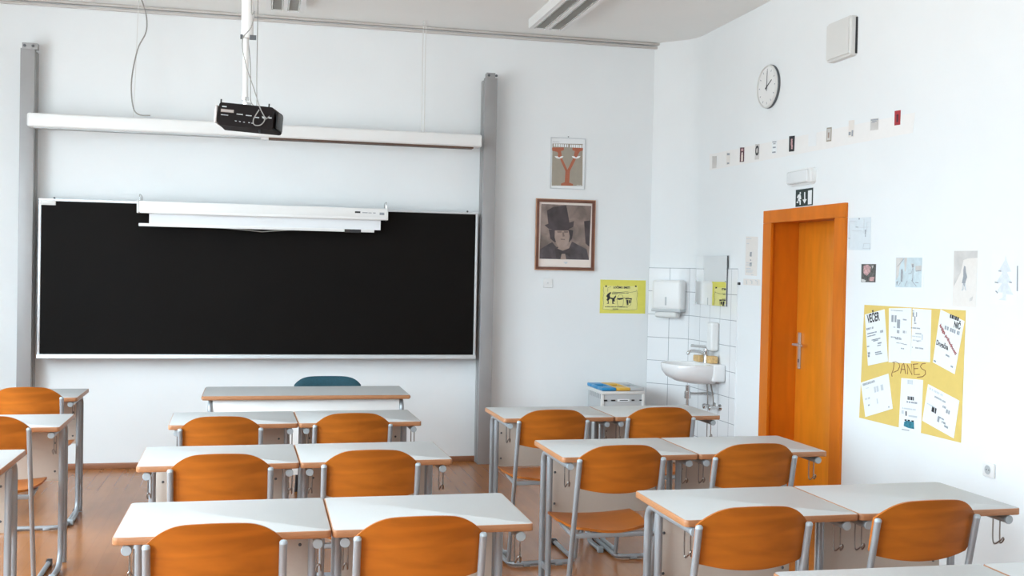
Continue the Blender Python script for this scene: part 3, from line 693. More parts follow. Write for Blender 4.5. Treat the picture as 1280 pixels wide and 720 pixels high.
# ------------------------------------------------------------------ flat things on the walls: local x right, y up, z out of the wall
RW = Matrix(((0, 0, -1), (-1, 0, 0), (0, 1, 0)))     # columns: u=(0,-1,0), v=(0,0,1), n=(-1,0,0)
BW = Matrix(((1, 0, 0), (0, 0, -1), (0, 1, 0)))
class Sheet:
    def __init__(s, name, wall, corners, matk, label, cat, group=None, thick=0.0012, base=0.0, rect=False, build=True, partname=None):
        s.wall = wall; s.ax, s.val = (0, XR) if wall == 'R' else (1, YB)
        rot = RW if wall == 'R' else BW
        ctr = sum((P(x, y, s.ax, s.val) for x, y in corners), Vector())/len(corners)
        s.mtx = Matrix.Translation(ctr) @ rot.to_4x4(); s.inv = s.mtx.inverted()
        s.base = base; s.th = thick
        s.root = empty(name, mtx=s.mtx, label=label, cat=cat, group=group)
        s.pts = [s.loc(x, y) for x, y in corners]
        if rect:
            xs = sorted(p[0] for p in s.pts); ys = sorted(p[1] for p in s.pts); n = len(xs)//2
            x0, x1, y0, y1 = sum(xs[:n])/n, sum(xs[-n:])/n, sum(ys[:n])/n, sum(ys[-n:])/n
            s.pts = [(x0, y1), (x1, y1), (x1, y0), (x0, y0)]
        s.x0, s.x1 = min(p[0] for p in s.pts), max(p[0] for p in s.pts); s.y0, s.y1 = min(p[1] for p in s.pts), max(p[1] for p in s.pts)
        if build:
            bm = B(); prism(bm, s.pts, base, base+thick); link(partname or 'paper', bm, matk, s.root)
        s.k = 0
    def loc(s, x, y):
        q = s.inv @ P(x, y, s.ax, s.val); return (q.x, q.y)
    def z(s): s.k += 1; return s.base + s.th + 0.00001 + 0.00025*s.k
    def polys(s, name, plist, matk, lift=0.0004):
        z = s.base+s.th; bm = B(); s.k += 1
        for pl in plist: prism(bm, pl, z, z+lift+0.0002*s.k)
        return link(name, bm, matk, s.root)
    def pix(s, name, plist, matk, **k): return s.polys(name, [[s.loc(*p) for p in pl] for pl in plist], matk, **k)
    def bars(s, name, blist, matk, ang=0.0):
        """rows of small printed dashes: (x0, y, x1, height) in the sheet's own metres"""
        out = []; ca, sa = math.cos(ang), math.sin(ang)
        for x0, y, x1, h in blist:
            x = x0
            while x < x1:
                wd = min(x1-x, h*random.uniform(0.35, 0.75)); 
                if wd > h*0.15: out.append([(x+ox*ca-(oy)*sa - (0), y+ox*sa+oy*ca + (x-x0)*math.tan(ang)) for ox, oy in ((0, 0), (wd, 0), (wd, h), (0, h))])
                x += wd + h*(random.uniform(0.15, 0.3) if random.random() < 0.85 else 0.7)
        return s.polys(name, out, matk)
    def text(s, body, matk, x, y, w_, h_, ang=0.0, name='lettering', bold=0.0):
        cu = bpy.data.curves.new('t', 'FONT'); cu.body = body; cu.size = 1.0; cu.extrude = 0.0; cu.offset = bold; cu.resolution_u = 3
        o = bpy.data.objects.new('t', cu); COL.objects.link(o)
        bpy.context.view_layer.update()
        me = bpy.data.meshes.new_from_object(o.evaluated_get(bpy.context.evaluated_depsgraph_get()))
        bpy.data.objects.remove(o); 
        xs = [v.co.x for v in me.vertices]; ys = [v.co.y for v in me.vertices]
        x0, x1, y0, y1 = min(xs), max(xs), min(ys), max(ys); s.k += 1; z = s.base+s.th+0.0006+0.0002*s.k
        ca, sa = math.cos(ang), math.sin(ang)
        for v in me.vertices:
            a = (v.co.x-x0)/(x1-x0)*w_; b_ = (v.co.y-y0)/(y1-y0)*h_
            v.co = Vector((x+a*ca-b_*sa, y+a*sa+b_*ca, z))
        me.materials.clear(); me.materials.append(M[matk]); me.name = name
        o = bpy.data.objects.new(name, me); COL.objects.link(o); o.parent = s.root; return o
    def pen(s, name, strokes, r, matk, pix=True):
        bm = B(); z = s.base+s.th+0.0004
        for st in strokes:
            q = [s.loc(*p) if pix else p for p in st]
            tube(bm, [(a, b_, z) for a, b_ in q], r, 6, sy=1.0)
        return link(name, bm, matk, s.root, True)
def Z(x0, y0, sc):  # crop position -> photograph position
    return lambda *pl: [(x0+x/sc, y0+y/sc) for x, y in pl]

# Y poster
s = Sheet('letter_poster', 'B', [(688.5, 171), (731.5, 173.5), (731, 237), (687, 236)], 'paper', 'pale framed poster of a big red letter Y with two eyes, above the portrait', 'poster', thick=0.003, rect=True)
c = Z(680, 165, 9)
w_, h_ = s.x1-s.x0, s.y1-s.y0
bm = B(); t = 0.007
for lo, hi in (((s.x0, s.y0), (s.x1, s.y0+t)), ((s.x0, s.y1-t), (s.x1, s.y1)), ((s.x0, s.y0+t), (s.x0+t, s.y1-t)), ((s.x1-t, s.y0+t), (s.x1, s.y1-t))): box(bm, (*lo, 0), (*hi, 0.009), 0.002)
link('frame', bm, 'alu', s.root, True)
s.pix('print', [c((95, 130), (435, 135), (430, 608), (85, 603))], 'tan')
s.pix('letter', [c((90, 175), (222, 175), (222, 205), (190, 215), (200, 290), (262, 425), (330, 290), (345, 215), (318, 205), (318, 175), (437, 180), (437, 208), (400, 220), (345, 330), (290, 440), (282, 570), (325, 585), (325, 605), (190, 603), (190, 580), (232, 565), (240, 440), (190, 330), (150, 225), (90, 210))], 'brick')
s.pix('eye_white', [c(*[(cx+48*math.cos(a), 270-30*math.sin(a)*(1 if math.sin(a) < 0 else -0.1)) for a in [2*PI*i/20 for i in range(20)]]) for cx in (168, 360)], 'paper')
s.pix('pupil', [c(*[(cx+17*math.cos(a), 266+20*math.sin(a)) for a in [2*PI*i/14 for i in range(14)]]) for cx in (170, 358)], 'brick')
x_, y_ = s.loc(*c((108, 165))[0]); x2, y2 = s.loc(*c((430, 140))[0]); s.bars('title_marks', [(x_, y_, x2, y2-y_-0.006)], 'paper')
x_, y_ = s.loc(*c((95, 112))[0]); s.bars('small_print', [(x_, y_, x_+0.06, 0.003)], 'ink_soft')
x_, y_ = s.loc(*c((365, 600))[0]); s.bars('small_print', [(x_, y_, x_+0.045, 0.003)], 'paper')
tubeo('nail', [((s.x0+s.x1)/2, s.y1+0.008, 0), ((s.x0+s.x1)/2, s.y1+0.008, 0.012)], 0.004, 'dark', s.root, 8)

# framed portrait
s = Sheet('framed_portrait', 'B', [(670.5, 247.5), (744.5, 251), (741.5, 339), (667, 337)], 'mount', 'dark brown framed sepia portrait of a person in a top hat and bow tie', 'picture', thick=0.008, rect=True, partname='mount_board')
c = Z(660, 240, 6.857)
bm = B()
def frame_ring(bm, x0, y0, x1, y1, t, z0, z1):
    for lo, hi in (((x0, y0), (x1, y0+t)), ((x0, y1-t), (x1, y1)), ((x0, y0+t), (x0+t, y1-t)), ((x1-t, y0+t), (x1, y1-t))): box(bm, (*lo, z0), (*hi, z1), 0.0015)
frame_ring(bm, s.x0, s.y0, s.x1, s.y1, 0.007, 0, 0.022); link('outer_frame', bm, 'frame_gold', s.root, True)
bm = B(); frame_ring(bm, s.x0+0.0065, s.y0+0.0065, s.x1-0.0065, s.y1-0.0065, 0.022, 0, 0.024); link('inner_frame', bm, 'frame_wood', s.root, True)
s.pix('print', [c((112, 102), (540, 120), (520, 582), (97, 572))], 'sepia_bg')
s.pix('coat', [c((98, 572), (103, 490), (150, 460), (205, 430), (240, 470), (350, 480), (375, 425), (430, 455), (500, 490), (520, 582))], 'sepia_mid')
s.pix('hair', [c((175, 320), (340, 320), (385, 330), (375, 400), (350, 430), (225, 430), (190, 400))], 'sepia_dark')
s.pix('face', [c((228, 330), (345, 330), (356, 380), (345, 430), (325, 465), (290, 482), (262, 478), (240, 440), (226, 390))], 'sepia_skin')
s.pix('hat', [c((140, 285), (172, 272), (160, 160), (220, 125), (325, 115), (335, 160), (352, 262), (392, 250), (385, 300), (340, 322), (240, 325), (175, 315))], 'sepia_dark')
s.pix('bow_tie', [c((228, 480), (290, 505), (352, 478), (362, 560), (300, 525), (240, 565))], 'sepia_dark')
s.pix('shirt', [c((262, 470), (340, 462), (350, 482), (295, 504), (250, 485)), c((285, 530), (315, 530), (325, 578), (275, 578))], 'sepia_skin')
s.pix('features', [c((245, 335), (285, 332), (285, 350), (250, 352)), c((305, 333), (342, 335), (338, 350), (308, 350)), c((275, 400), (315, 403), (312, 412), (278, 410)), c((292, 345), (303, 345), (312, 380), (295, 384))], 'sepia_shade')
s.pix('curtain', [c((478, 250), (530, 245), (522, 470), (490, 440))], 'sepia_dark')
s.pix('caption_marks', [c((300, 598), (340, 600), (322, 618))], 'ink_faint')

# lemon waste-sorting poster
s = Sheet('recycling_poster', 'B', [(750.5, 349.5), (807, 350.5), (806.5, 392.5), (749.5, 391)], 'lemon', 'lemon yellow recycling poster with black drawings, beside the tiled corner', 'poster', rect=True)
c = Z(745, 345, 13.85)
s.pix('inner_panel', [c((125, 165), (720, 175), (715, 590), (115, 580))], 'lemon2')
x_, y_ = s.loc(*c((300, 215))[0]); s.text('LOČIMO SMETI', 'ink', x_, y_, 0.150, 0.024, bold=0.05)
s.pen('border_line', [c((135, 185), (125, 240), (138, 300), (122, 380), (130, 470), (118, 575), (200, 580), (300, 592), (420, 582), (560, 590), (705, 580), (712, 480), (702, 400), (718, 300), (700, 240)),
                      c((200, 270), (205, 200), (260, 185)), c((290, 275), (400, 285), (520, 270), (600, 285), (700, 262))], 0.0012, 'ink')
s.pix('figure', [c((200, 310), (250, 275), (262, 290), (235, 330), (245, 370), (300, 380), (345, 330), (345, 365), (320, 400), (325, 440), (300, 440), (300, 470), (330, 480), (280, 482), (278, 405), (240, 390), (215, 425), (220, 480), (180, 480), (205, 465), (200, 430), (178, 415), (200, 380), (175, 350))], 'ink')
s.pix('bin_lid', [c((360, 385), (475, 378), (465, 402), (405, 415), (368, 405)), c((505, 385), (620, 385), (612, 410), (560, 400), (515, 408))], 'ink')
s.pen('bins', [c((358, 400), (375, 510), (400, 530), (450, 528), (468, 500), (478, 390), (455, 330), (400, 325), (365, 380)), c((515, 390), (532, 505), (565, 520), (600, 500), (620, 390))], 0.0013, 'ink')
s.pix('bin_shade', [c((525, 415), (560, 412), (560, 500), (538, 500)), c((570, 420), (600, 415), (595, 470), (572, 475))], 'ink')
s.pix('star', [c((160, 165), (185, 160), (188, 190), (160, 190)), c((672, 165), (700, 165), (702, 192), (675, 190))], 'ink')
x_, y_ = s.loc(*c((155, 540))[0]); s.bars('caption_marks', [(x_, y_, x_+0.205, 0.007), (x_+0.07, y_-0.017, x_+0.12, 0.006), (x_+0.17, y_+0.083, x_+0.215, 0.004), (x_+0.175, y_+0.073, x_+0.215, 0.004), (x_+0.06, y_+0.122, x_+0.215, 0.006), (x_+0.06, y_+0.113, x_+0.11, 0.005)], 'ink')

# small square junction cover
s = Sheet('junction_cover', 'B', [(679, 348), (690, 348), (690, 359.5), (679, 359.5)], 'wall', 'small white square junction cover under the framed portrait', 'switch cover', thick=0.012, build=False)
bm = B(); box(bm, (s.x0, s.y0, 0), (s.x1, s.y1, 0.010), 0.004, 3); link('cover', bm, 'white', s.root, True)
bm = B(); lathe(bm, [(0, 0.0115), (0.004, 0.0115), (0.005, 0.0098)], (0, 0, 0), 10); link('screw', bm, 'greyplastic', s.root, True)

# mustard poster
PX = [(1081, 381), (1207.5, 388), (1201.5, 553.5), (1074.5, 522)]
s = Sheet('mustard_poster', 'R', PX, 'yellow', 'large mustard yellow card poster with handwritten DANES on the right wall', 'poster', thick=0.003)
c = Z(1070, 440, 6)
s.pen('handwriting', [c((292, 75), (285, 130), (272, 165), (275, 185)), c((278, 78), (305, 72), (328, 88), (332, 110), (318, 138), (285, 152)), c((338, 160), (352, 95), (362, 84), (378, 165)), c((342, 128), (374, 132)),
                      c((392, 168), (388, 92), (425, 172), (420, 90)), c((436, 92), (442, 170), (482, 168)), c((430, 92), (470, 88)), c((440, 125), (470, 124)), c((525, 85), (500, 88), (486, 110), (500, 128), (524, 140), (526, 165), (505, 185), (462, 190))], 0.0022, 'felt_brown')
def psheet(name, cz, corners, label, cat='paper'):
    return Sheet(name, 'R', cz(*corners), 'paper', label, cat, 'white sheets on the mustard poster', thick=0.0012, base=0.0032)
c = Z(1070, 375, 7.976)
s = psheet('printed_sheet', c, [(95, 145), (290, 92), (325, 612), (125, 655)], 'tilted white sheet headed VEČER on the mustard poster')
ang = -math.atan2(s.pts[0][1]-s.pts[1][1], s.pts[1][0]-s.pts[0][0]); L_ = lambda x, y: s.loc(*c((x, y))[0])
q = L_(122, 236); s.text('VEČER', 'ink', q[0], q[1], 0.135, 0.072, ang*1.0, bold=0.03)
for x, y, wd, h in ((112, 302, 0.075, 0.012), (250, 328, 0.035, 0.014), (120, 345, 0.10, 0.007), (120, 370, 0.09, 0.006), (165, 405, 0.09, 0.006), (180, 415, 0.05, 0.006), (225, 440, 0.04, 0.008), (120, 470, 0.02, 0.006), (222, 460, 0.035, 0.005), (130, 545, 0.02, 0.014), (130, 570, 0.018, 0.012), (200, 530, 0.06, 0.006), (205, 548, 0.065, 0.006)):
    q = L_(x, y); s.bars('printed_marks', [(q[0], q[1], q[0]+wd, h)], 'ink_soft', ang)
s = psheet('printed_sheet', c, [(335, 82), (560, 80), (552, 632), (330, 620)], 'second sheet from the left in the upper row of the mustard poster')
L_ = lambda x, y: s.loc(*c((x, y))[0]); lst = []
for x, y, wd, h in ((360, 218, 0.05, 0.04), (475, 202, 0.035, 0.008), (415, 280, 0.03, 0.05), (415, 330, 0.035, 0.018), (475, 330, 0.03, 0.014), (355, 375, 0.10, 0.008), (400, 392, 0.06, 0.008), (410, 430, 0.07, 0.004), (475, 445, 0.04, 0.005), (455, 488, 0.03, 0.007), (355, 105, 0.12, 0.004), (380, 275, 0.02, 0.006)):
    q = L_(x, y); lst.append((q[0], q[1], q[0]+wd, h))
s.bars('printed_marks', lst, 'ink_soft')
c = Z(1130, 375, 7.2)
s = psheet('printed_sheet', c, [(84, 76), (252, 88), (240, 560), (66, 547)], 'third sheet from the left in the upper row of the mustard poster')
L_ = lambda x, y: s.loc(*c((x, y))[0]); lst = []
for x, y, wd, h in ((82, 103, 0.02, 0.006), (84, 150, 0.014, 0.025), (114, 150, 0.014, 0.025), (98, 195, 0.012, 0.03), (98, 215, 0.02, 0.008), (70, 255, 0.085, 0.007), (110, 305, 0.055, 0.006), (120, 375, 0.025, 0.006), (80, 430, 0.006, 0.006), (108, 436, 0.075, 0.008)):
    q = L_(x, y); lst.append((q[0], q[1], q[0]+wd, h))
s.bars('printed_marks', lst, 'ink_soft')
lst = [(q[0], q[1], q[0]+wd, h) for (x, y, wd, h) in ((80, 330, 0.08, 0.006), (85, 365, 0.08, 0.006), (165, 360, 0.01, 0.03)) for q in [L_(x, y)]]
s.bars('pencil_marks', lst, 'ink_faint')
s = psheet('printed_sheet', c, [(335, 85), (550, 190), (462, 668), (265, 560)], 'tilted sheet with NIČ and a diagonal red line on the mustard poster')
L_ = lambda x, y: s.loc(*c((x, y))[0]); ang = math.atan2(s.pts[1][1]-s.pts[0][1], s.pts[1][0]-s.pts[0][0])
q = L_(418, 160); s.bars('printed_marks', [(q[0], q[1], q[0]+0.075, 0.020)], 'ink', ang*0.75)
q = L_(455, 248); s.text('NIČ', 'ink', q[0], q[1], 0.055, 0.048, ang*0.75, bold=0.03)
q = L_(372, 262); s.bars('printed_marks', [(q[0], q[1], q[0]+0.125, 0.020)], 'ink_soft', ang*0.8)
q = L_(295, 415); s.text('Drugačna', 'ink', q[0], q[1], 0.105, 0.040, ang*0.9, bold=0.02)
a_ = L_(322, 240); b_ = L_(465, 505); an = math.atan2(b_[1]-a_[1], b_[0]-a_[0]); ln = math.hypot(b_[0]-a_[0], b_[1]-a_[1])
s.text('knjiga prihodnosti', 'red_ink', a_[0], a_[1], ln, 0.026, an, bold=0.03)
for x, y, wd in ((382, 500, 0.03), (275, 552, 0.018), (428, 602, 0.02)):
    q = L_(x, y); s.bars('printed_marks', [(q[0], q[1], q[0]+wd, 0.009)], 'ink_soft', ang)
c = Z(1070, 440, 6)
s = psheet('printed_sheet', c, [(40, 230), (248, 162), (280, 425), (75, 487)], 'tilted sheet in the lower left corner of the mustard poster')
L_ = lambda x, y: s.loc(*c((x, y))[0]); ang = math.atan2(s.pts[1][1]-s.pts[0][1], s.pts[1][0]-s.pts[0][0])
for x, y, wd, h, mk in ((58, 255, 0.13, 0.014, 'ink_soft'), (80, 275, 0.03, 0.003, 'ink_faint'), (145, 305, 0.105, 0.034, 'ink_faint'), (75, 362, 0.05, 0.012, 'ink_faint'), (97, 405, 0.015, 0.008, 'ink_soft'), (165, 388, 0.008, 0.03, 'ink_faint'), (250, 418, 0.008, 0.008, 'ink_soft')):
    q = L_(x, y); s.bars('printed_marks', [(q[0], q[1], q[0]+wd, h)], mk, ang)
s = psheet('printed_sheet', c, [(345, 195), (508, 210), (490, 617), (325, 578)], 'narrow sheet with a teal picture at the bottom centre of the mustard poster')
L_ = lambda x, y: s.loc(*c((x, y))[0]); ang = math.atan2(s.pts[1][1]-s.pts[0][1], s.pts[1][0]-s.pts[0][0])
for x, y, wd, h, mk in ((392, 240, 0.05, 0.024, 'ink_faint'), (393, 358, 0.062, 0.020, 'ink'), (385, 380, 0.10, 0.010, 'ink_soft'), (352, 425, 0.13, 0.008, 'ink_faint'), (348, 462, 0.02, 0.02, 'ink_faint'), (378, 478, 0.010, 0.026, 'ink'), (400, 485, 0.08, 0.010, 'ink_faint'), (350, 582, 0.07, 0.004, 'ink_soft')):
    q = L_(x, y); s.bars('printed_marks', [(q[0], q[1], q[0]+wd, h)], mk, ang)
s.pix('teal_picture', [c((368, 525), (385, 515), (440, 525), (442, 578), (400, 570), (365, 555))], 'teal_ink')
s.pix('picture_marks', [c((372, 505), (385, 505), (385, 518), (372, 516)), c((395, 507), (410, 509), (410, 520), (395, 518)), c((422, 512), (440, 514), (438, 524), (424, 522))], 'ink')
s = psheet('printed_sheet', c, [(545, 240), (780, 365), (738, 648), (502, 515)], 'tilted sheet in the lower right corner of the mustard poster')
L_ = lambda x, y: s.loc(*c((x, y))[0]); ang = math.atan2(s.pts[1][1]-s.pts[0][1], s.pts[1][0]-s.pts[0][0])
for x, y, wd, h, mk in ((555, 280, 0.12, 0.012, 'ink_faint'), (595, 340, 0.095, 0.010, 'ink_soft'), (655, 415, 0.03, 0.012, 'ink_soft'), (680, 455, 0.03, 0.02, 'ink_soft'), (572, 445, 0.045, 0.030, 'ink'), (540, 388, 0.07, 0.005, 'ink_faint'), (622, 488, 0.05, 0.007, 'ink_soft'), (615, 520, 0.018, 0.026, 'ink_soft'), (650, 530, 0.03, 0.010, 'ink_soft'), (668, 560, 0.03, 0.010, 'ink_soft')):
    q = L_(x, y); s.bars('printed_marks', [(q[0], q[1], q[0]+wd, h)], mk, ang)

# sheets above the mustard poster
c = Z(1060, 260, 5.536)
s = Sheet('evacuation_plan', 'R', c((5, 70), (160, 62), (155, 292), (0, 290)), 'cool_paper', 'white evacuation plan sheet beside the orange door frame', 'plan')
s.pen('plan_lines', [c((15, 90), (60, 88), (60, 132), (100, 134), (155, 132)), c((30, 155), (100, 157), (125, 190), (125, 200)), c((112, 75), (112, 165), (130, 165), (130, 100), (155, 95)), c((112, 245), (155, 245), (155, 280), (105, 280), (112, 245)), c((8, 92), (15, 200), (10, 275))], 0.0016, 'ink_faint')
s.pix('plan_marks', [c((75, 70), (83, 70), (83, 80), (75, 80)), c((55, 128), (72, 129), (72, 136), (55, 135)), c((5, 207), (18, 208), (18, 213), (5, 212)), c((118, 150), (126, 150), (124, 200), (119, 200))], 'ink_soft')
s = Sheet('colour_photo', 'R', c((94, 388), (195, 388), (190, 515), (92, 513)), 'photo_dark', 'small dark photo of pink flowers pinned under the evacuation plan', 'photo')
s.pix('pink_flowers', [c((110, 400), (140, 392), (160, 410), (155, 445), (130, 470), (108, 450)), c((150, 480), (185, 475), (180, 505), (150, 505))], 'photo_pink')
s.pix('pale_marks', [c((95, 490), (125, 500), (120, 512), (95, 510)), c((165, 400), (178, 396), (172, 420))], 'greypaper')
s = Sheet('winter_drawing', 'R', c((330, 322), (530, 318), (522, 572), (318, 568)), 'paper', 'pale blue-grey street drawing between the small photo and the tall figure picture', 'drawing')
s.pix('wash', [c((335, 343), (515, 343), (508, 550), (330, 548))], 'pencil_blue')
s.pix('trees_and_figure', [c((335, 345), (385, 345), (360, 405), (352, 470), (335, 500)), c((392, 345), (412, 345), (400, 440), (394, 440)), c((440, 385), (458, 385), (460, 410), (445, 415)), c((470, 402), (512, 398), (510, 430), (468, 432))], 'greypaper')
s.pix('dark_marks', [c((368, 430), (378, 418), (383, 440), (378, 512), (366, 510)), c((444, 390), (456, 388), (456, 412), (446, 412)), c((445, 488), (452, 488), (450, 505), (445, 505)), c((468, 513), (490, 516), (490, 521), (468, 518)), c((470, 434), (508, 430), (508, 436), (472, 440)), c((336, 510), (350, 505), (340, 540))], 'ink_soft')
s.pen('pencil_lines', [c((350, 540), (365, 515)), c((395, 540), (412, 505)), c((420, 455), (440, 450), (452, 415), (450, 490)), c((475, 540), (440, 500)), c((345, 405), (390, 350))], 0.0018, 'ink_soft')
s = Sheet('figure_drawing', 'R', c((735, 296), (900, 294), (885, 690), (722, 678)), 'cream', 'tall beige picture of a lone standing figure on the right wall', 'drawing')
s.pix('shaded_paper', [c((737, 298), (898, 296), (896, 345), (830, 350), (800, 360), (780, 450), (735, 540))], 'greypaper')
s.pix('figure', [c((806, 400), (815, 405), (818, 440), (826, 478), (818, 500), (808, 545), (798, 520), (790, 520), (800, 470), (800, 430))], 'ink_soft')
s.pen('legs', [c((800, 520), (798, 565), (790, 568)), c((812, 520), (815, 566), (820, 568))], 0.003, 'ink_faint')
s.pix('pencil_smudge', [c((845, 625), (865, 612), (860, 640), (842, 645))], 'greypaper')
s = Sheet('tree_drawing', 'R', c((1000, 290), (1180, 292), (1172, 672), (985, 665)), 'paper', 'very pale pencil drawing of a fir tree, rightmost sheet on the wall', 'drawing')
s.pix('fir_tree', [c((1093, 330), (1098, 360), (1130, 440), (1100, 442), (1135, 515), (1105, 518), (1145, 602), (1095, 595), (1095, 640), (1045, 635), (1072, 620), (1072, 585), (1030, 582), (1068, 520), (1028, 515), (1072, 445), (1045, 435), (1088, 360))], 'treegrey')
s.pen('branch_marks', [c((1045, 435), (1062, 437)), c((1020, 513), (1042, 518)), c((1025, 575), (1038, 588)), c((1118, 512), (1135, 517)), c((1175, 400), (1173, 575))], 0.003, 'ink_soft')

# notice beside the tiles, a row of little labels under it
c = Z(915, 285, 9)
s = Sheet('beige_notice', 'R', c((160, 95), (295, 98), (280, 540), (148, 530)), 'cream', 'narrow beige notice between the mirror and the orange door', 'notice')
s.pix('dark_print', [c((205, 270), (225, 268), (222, 322), (200, 318)), c((205, 355), (218, 355), (217, 368), (205, 367)), c((200, 390), (225, 388), (222, 432), (198, 430))], 'ink_soft')
lst = []
for x, y, wd in ((165, 125, 0.08), (168, 180, 0.04), (165, 395, 0.04), (160, 420, 0.09), (160, 458, 0.08), (160, 480, 0.12), (160, 498, 0.11), (215, 530, 0.04)):
    q = s.loc(*c((x, y))[0]); lst.append((q[0], q[1], q[0]+wd, 0.006))
s.bars('faint_print', lst, 'ink_faint')
s = Sheet('label_strip', 'R', c((130, 570), (320, 580), (320, 650), (130, 640)), 'cream', 'small pale strip of hooks under the beige notice', 'label')
s.pen('curved_marks', [c((160, 585), (170, 600), (168, 630)), c((210, 588), (228, 600), (226, 632)), c((265, 590), (290, 598), (290, 635))], 0.003, 'ink_faint')
o = tag(link('black_clip', (lambda b: (box(b, (-0.012, -0.018, -0.010), (0.0, 0.018, 0.010), 0.003), b)[1])(B()), 'dark', None, True), 'tiny black clip on the wall right of the mirror', 'clip')
o.location = P(924.5, 354.5, 0, XR)

# frieze of small pictures
c = Z(860, 130, 4.571)
s = Sheet('paper_frieze', 'R', [(887, 193), (1144, 140.5), (1141, 166), (887, 213)], 'frieze', 'long pale paper strip on the right wall backing a row of small pictures', 'paper strip', partname='strip')
FR = [((140, 298), (165, 297), (163, 366), (140, 368), 'greypaper', 'palest grey picture at the left end of the row of small wall pictures', None),
 ((222, 278), (242, 277), (240, 346), (222, 348), 'cream', 'small picture with two dark blots, second from the left in the row', 'two'),
 ((299, 249), (323, 248), (321, 330), (297, 332), 'maroon', 'small maroon picture with a white figure in the row', 'fig'),
 ((386, 230), (410, 228), (407, 316), (383, 318), 'greypaper', 'small grey picture with a dark oval in the row', 'oval'),
 ((482, 205), (510, 203), (508, 283), (480, 286), 'paper', 'small white card with three lines of dark print in the row', 'lines'),
 ((580, 184), (612, 181), (608, 270), (578, 273), 'ink', 'small black picture with a pale figure, above the exit sign', 'fig2'),
 ((690, 166), (735, 161), (733, 238), (688, 243), 'paper', 'blank pale card between the black picture and the brown one in the row', None),
 ((795, 136), (823, 132), (820, 212), (792, 216), 'tan', 'small brown picture in a pale border, right of the blank card', 'inner'),
 ((920, 95), (953, 91), (948, 188), (918, 191), 'cream', 'small cream picture with a dark corner in the row', 'corner'),
 ((1045, 86), (1090, 81), (1088, 146), (1043, 152), 'greypaper', 'wide grey-green card with dark print at the top in the row', 'toptext'),
 ((1183, 40), (1217, 35), (1214, 118), (1181, 123), 'redcard', 'small red picture at the right end of the row', 'redfig')]
for a1, a2, a3, a4, mk, lb, deco in FR:
    s = Sheet('small_picture', 'R', c(a1, a2, a3, a4), mk, lb, 'small picture', 'row of small pictures above the door', thick=0.0012, base=0.0014)
    w_, h_ = s.x1-s.x0, s.y1-s.y0
    def R4(u0, v0, u1, v1):
        def q(u, v):
            tl_, tr_, br2, bl2 = s.pts; t_ = (tl_[0]+(tr_[0]-tl_[0])*u, tl_[1]+(tr_[1]-tl_[1])*u); b2 = (bl2[0]+(br2[0]-bl2[0])*u, bl2[1]+(br2[1]-bl2[1])*u)
            return (t_[0]+(b2[0]-t_[0])*v, t_[1]+(b2[1]-t_[1])*v)
        return [q(u0, v0), q(u1, v0), q(u1, v1), q(u0, v1)]
    def ell(u, v, ru, rv, n=14):
        ctr = R4(u, v, u, v)[0]; return [(ctr[0]+ru*w_*math.cos(2*PI*i/n), ctr[1]+rv*h_*math.sin(2*PI*i/n)) for i in range(n)]
    if deco == 'two': s.polys('dark_print', [R4(0.15, 0.05, 0.9, 0.22), R4(0.15, 0.82, 0.8, 0.95)], 'ink_soft')
    elif deco == 'fig': s.polys('figure', [ell(0.55, 0.42, 0.16, 0.09), R4(0.35, 0.5, 0.75, 0.95)], 'mount'); s.polys('top_mark', [R4(0.3, 0.08, 0.8, 0.25)], 'photo_pink')
    elif deco == 'oval': s.polys('dark_oval', [ell(0.5, 0.42, 0.4, 0.32)], 'ink'); s.polys('pale_face', [ell(0.5, 0.42, 0.2, 0.17)], 'greypaper')
    elif deco == 'lines': s.polys('dark_print', [R4(0.1, 0.12, 0.9, 0.2), R4(0.25, 0.26, 0.75, 0.32), R4(0.2, 0.5, 0.8, 0.6), R4(0.1, 0.84, 0.8, 0.94)], 'ink_soft')
    elif deco == 'fig2': s.polys('figure', [ell(0.5, 0.25, 0.15, 0.07), R4(0.35, 0.33, 0.65, 0.6), R4(0.42, 0.6, 0.72, 0.85)], 'photo_pink')
    elif deco == 'inner': s.polys('inner_picture', [R4(0.15, 0.1, 0.85, 0.9)], 'greypaper'); s.polys('dark_print', [R4(0.3, 0.35, 0.6, 0.75)], 'sepia_skin')
    elif deco == 'corner': s.polys('dark_print', [R4(0.05, 0.68, 0.45, 0.88), R4(0.6, 0.6, 0.9, 0.95)], 'ink_soft')
    elif deco == 'toptext': s.polys('dark_print', [R4(0.06, 0.05, 0.95, 0.16), R4(0.2, 0.2, 0.8, 0.28), R4(0.1, 0.32, 0.6, 0.36)], 'ink_soft')
    elif deco == 'redfig': s.polys('figure', [ell(0.5, 0.35, 0.17, 0.10), R4(0.36, 0.42, 0.64, 0.8)], 'maroon')

# exit sign
s = Sheet('exit_sign', 'R', [(995.5, 237.5), (1017, 234.5), (1015.5, 256.5), (995, 258.5)], 'green_sign', 'dark green emergency exit sign with a running figure above the door', 'sign', thick=0.004, rect=True, partname='plate')
c = Z(980, 200, 11.08)
s.pix('running_figure', [c((225, 448), (240, 442), (243, 462), (232, 475), (225, 470)), c((205, 480), (232, 472), (240, 495), (246, 540), (225, 548), (240, 560), (238, 620), (225, 622), (222, 572), (208, 560), (205, 600), (180, 592), (182, 580), (195, 578), (205, 535), (212, 510), (195, 530), (185, 522))], 'paper')
s.pix('arrow', [c((288, 445), (303, 444), (303, 545), (325, 542), (293, 602), (265, 548), (288, 546))], 'paper')
s.pix('doorway', [c((342, 425), (395, 415), (390, 610), (340, 616))], 'paper')
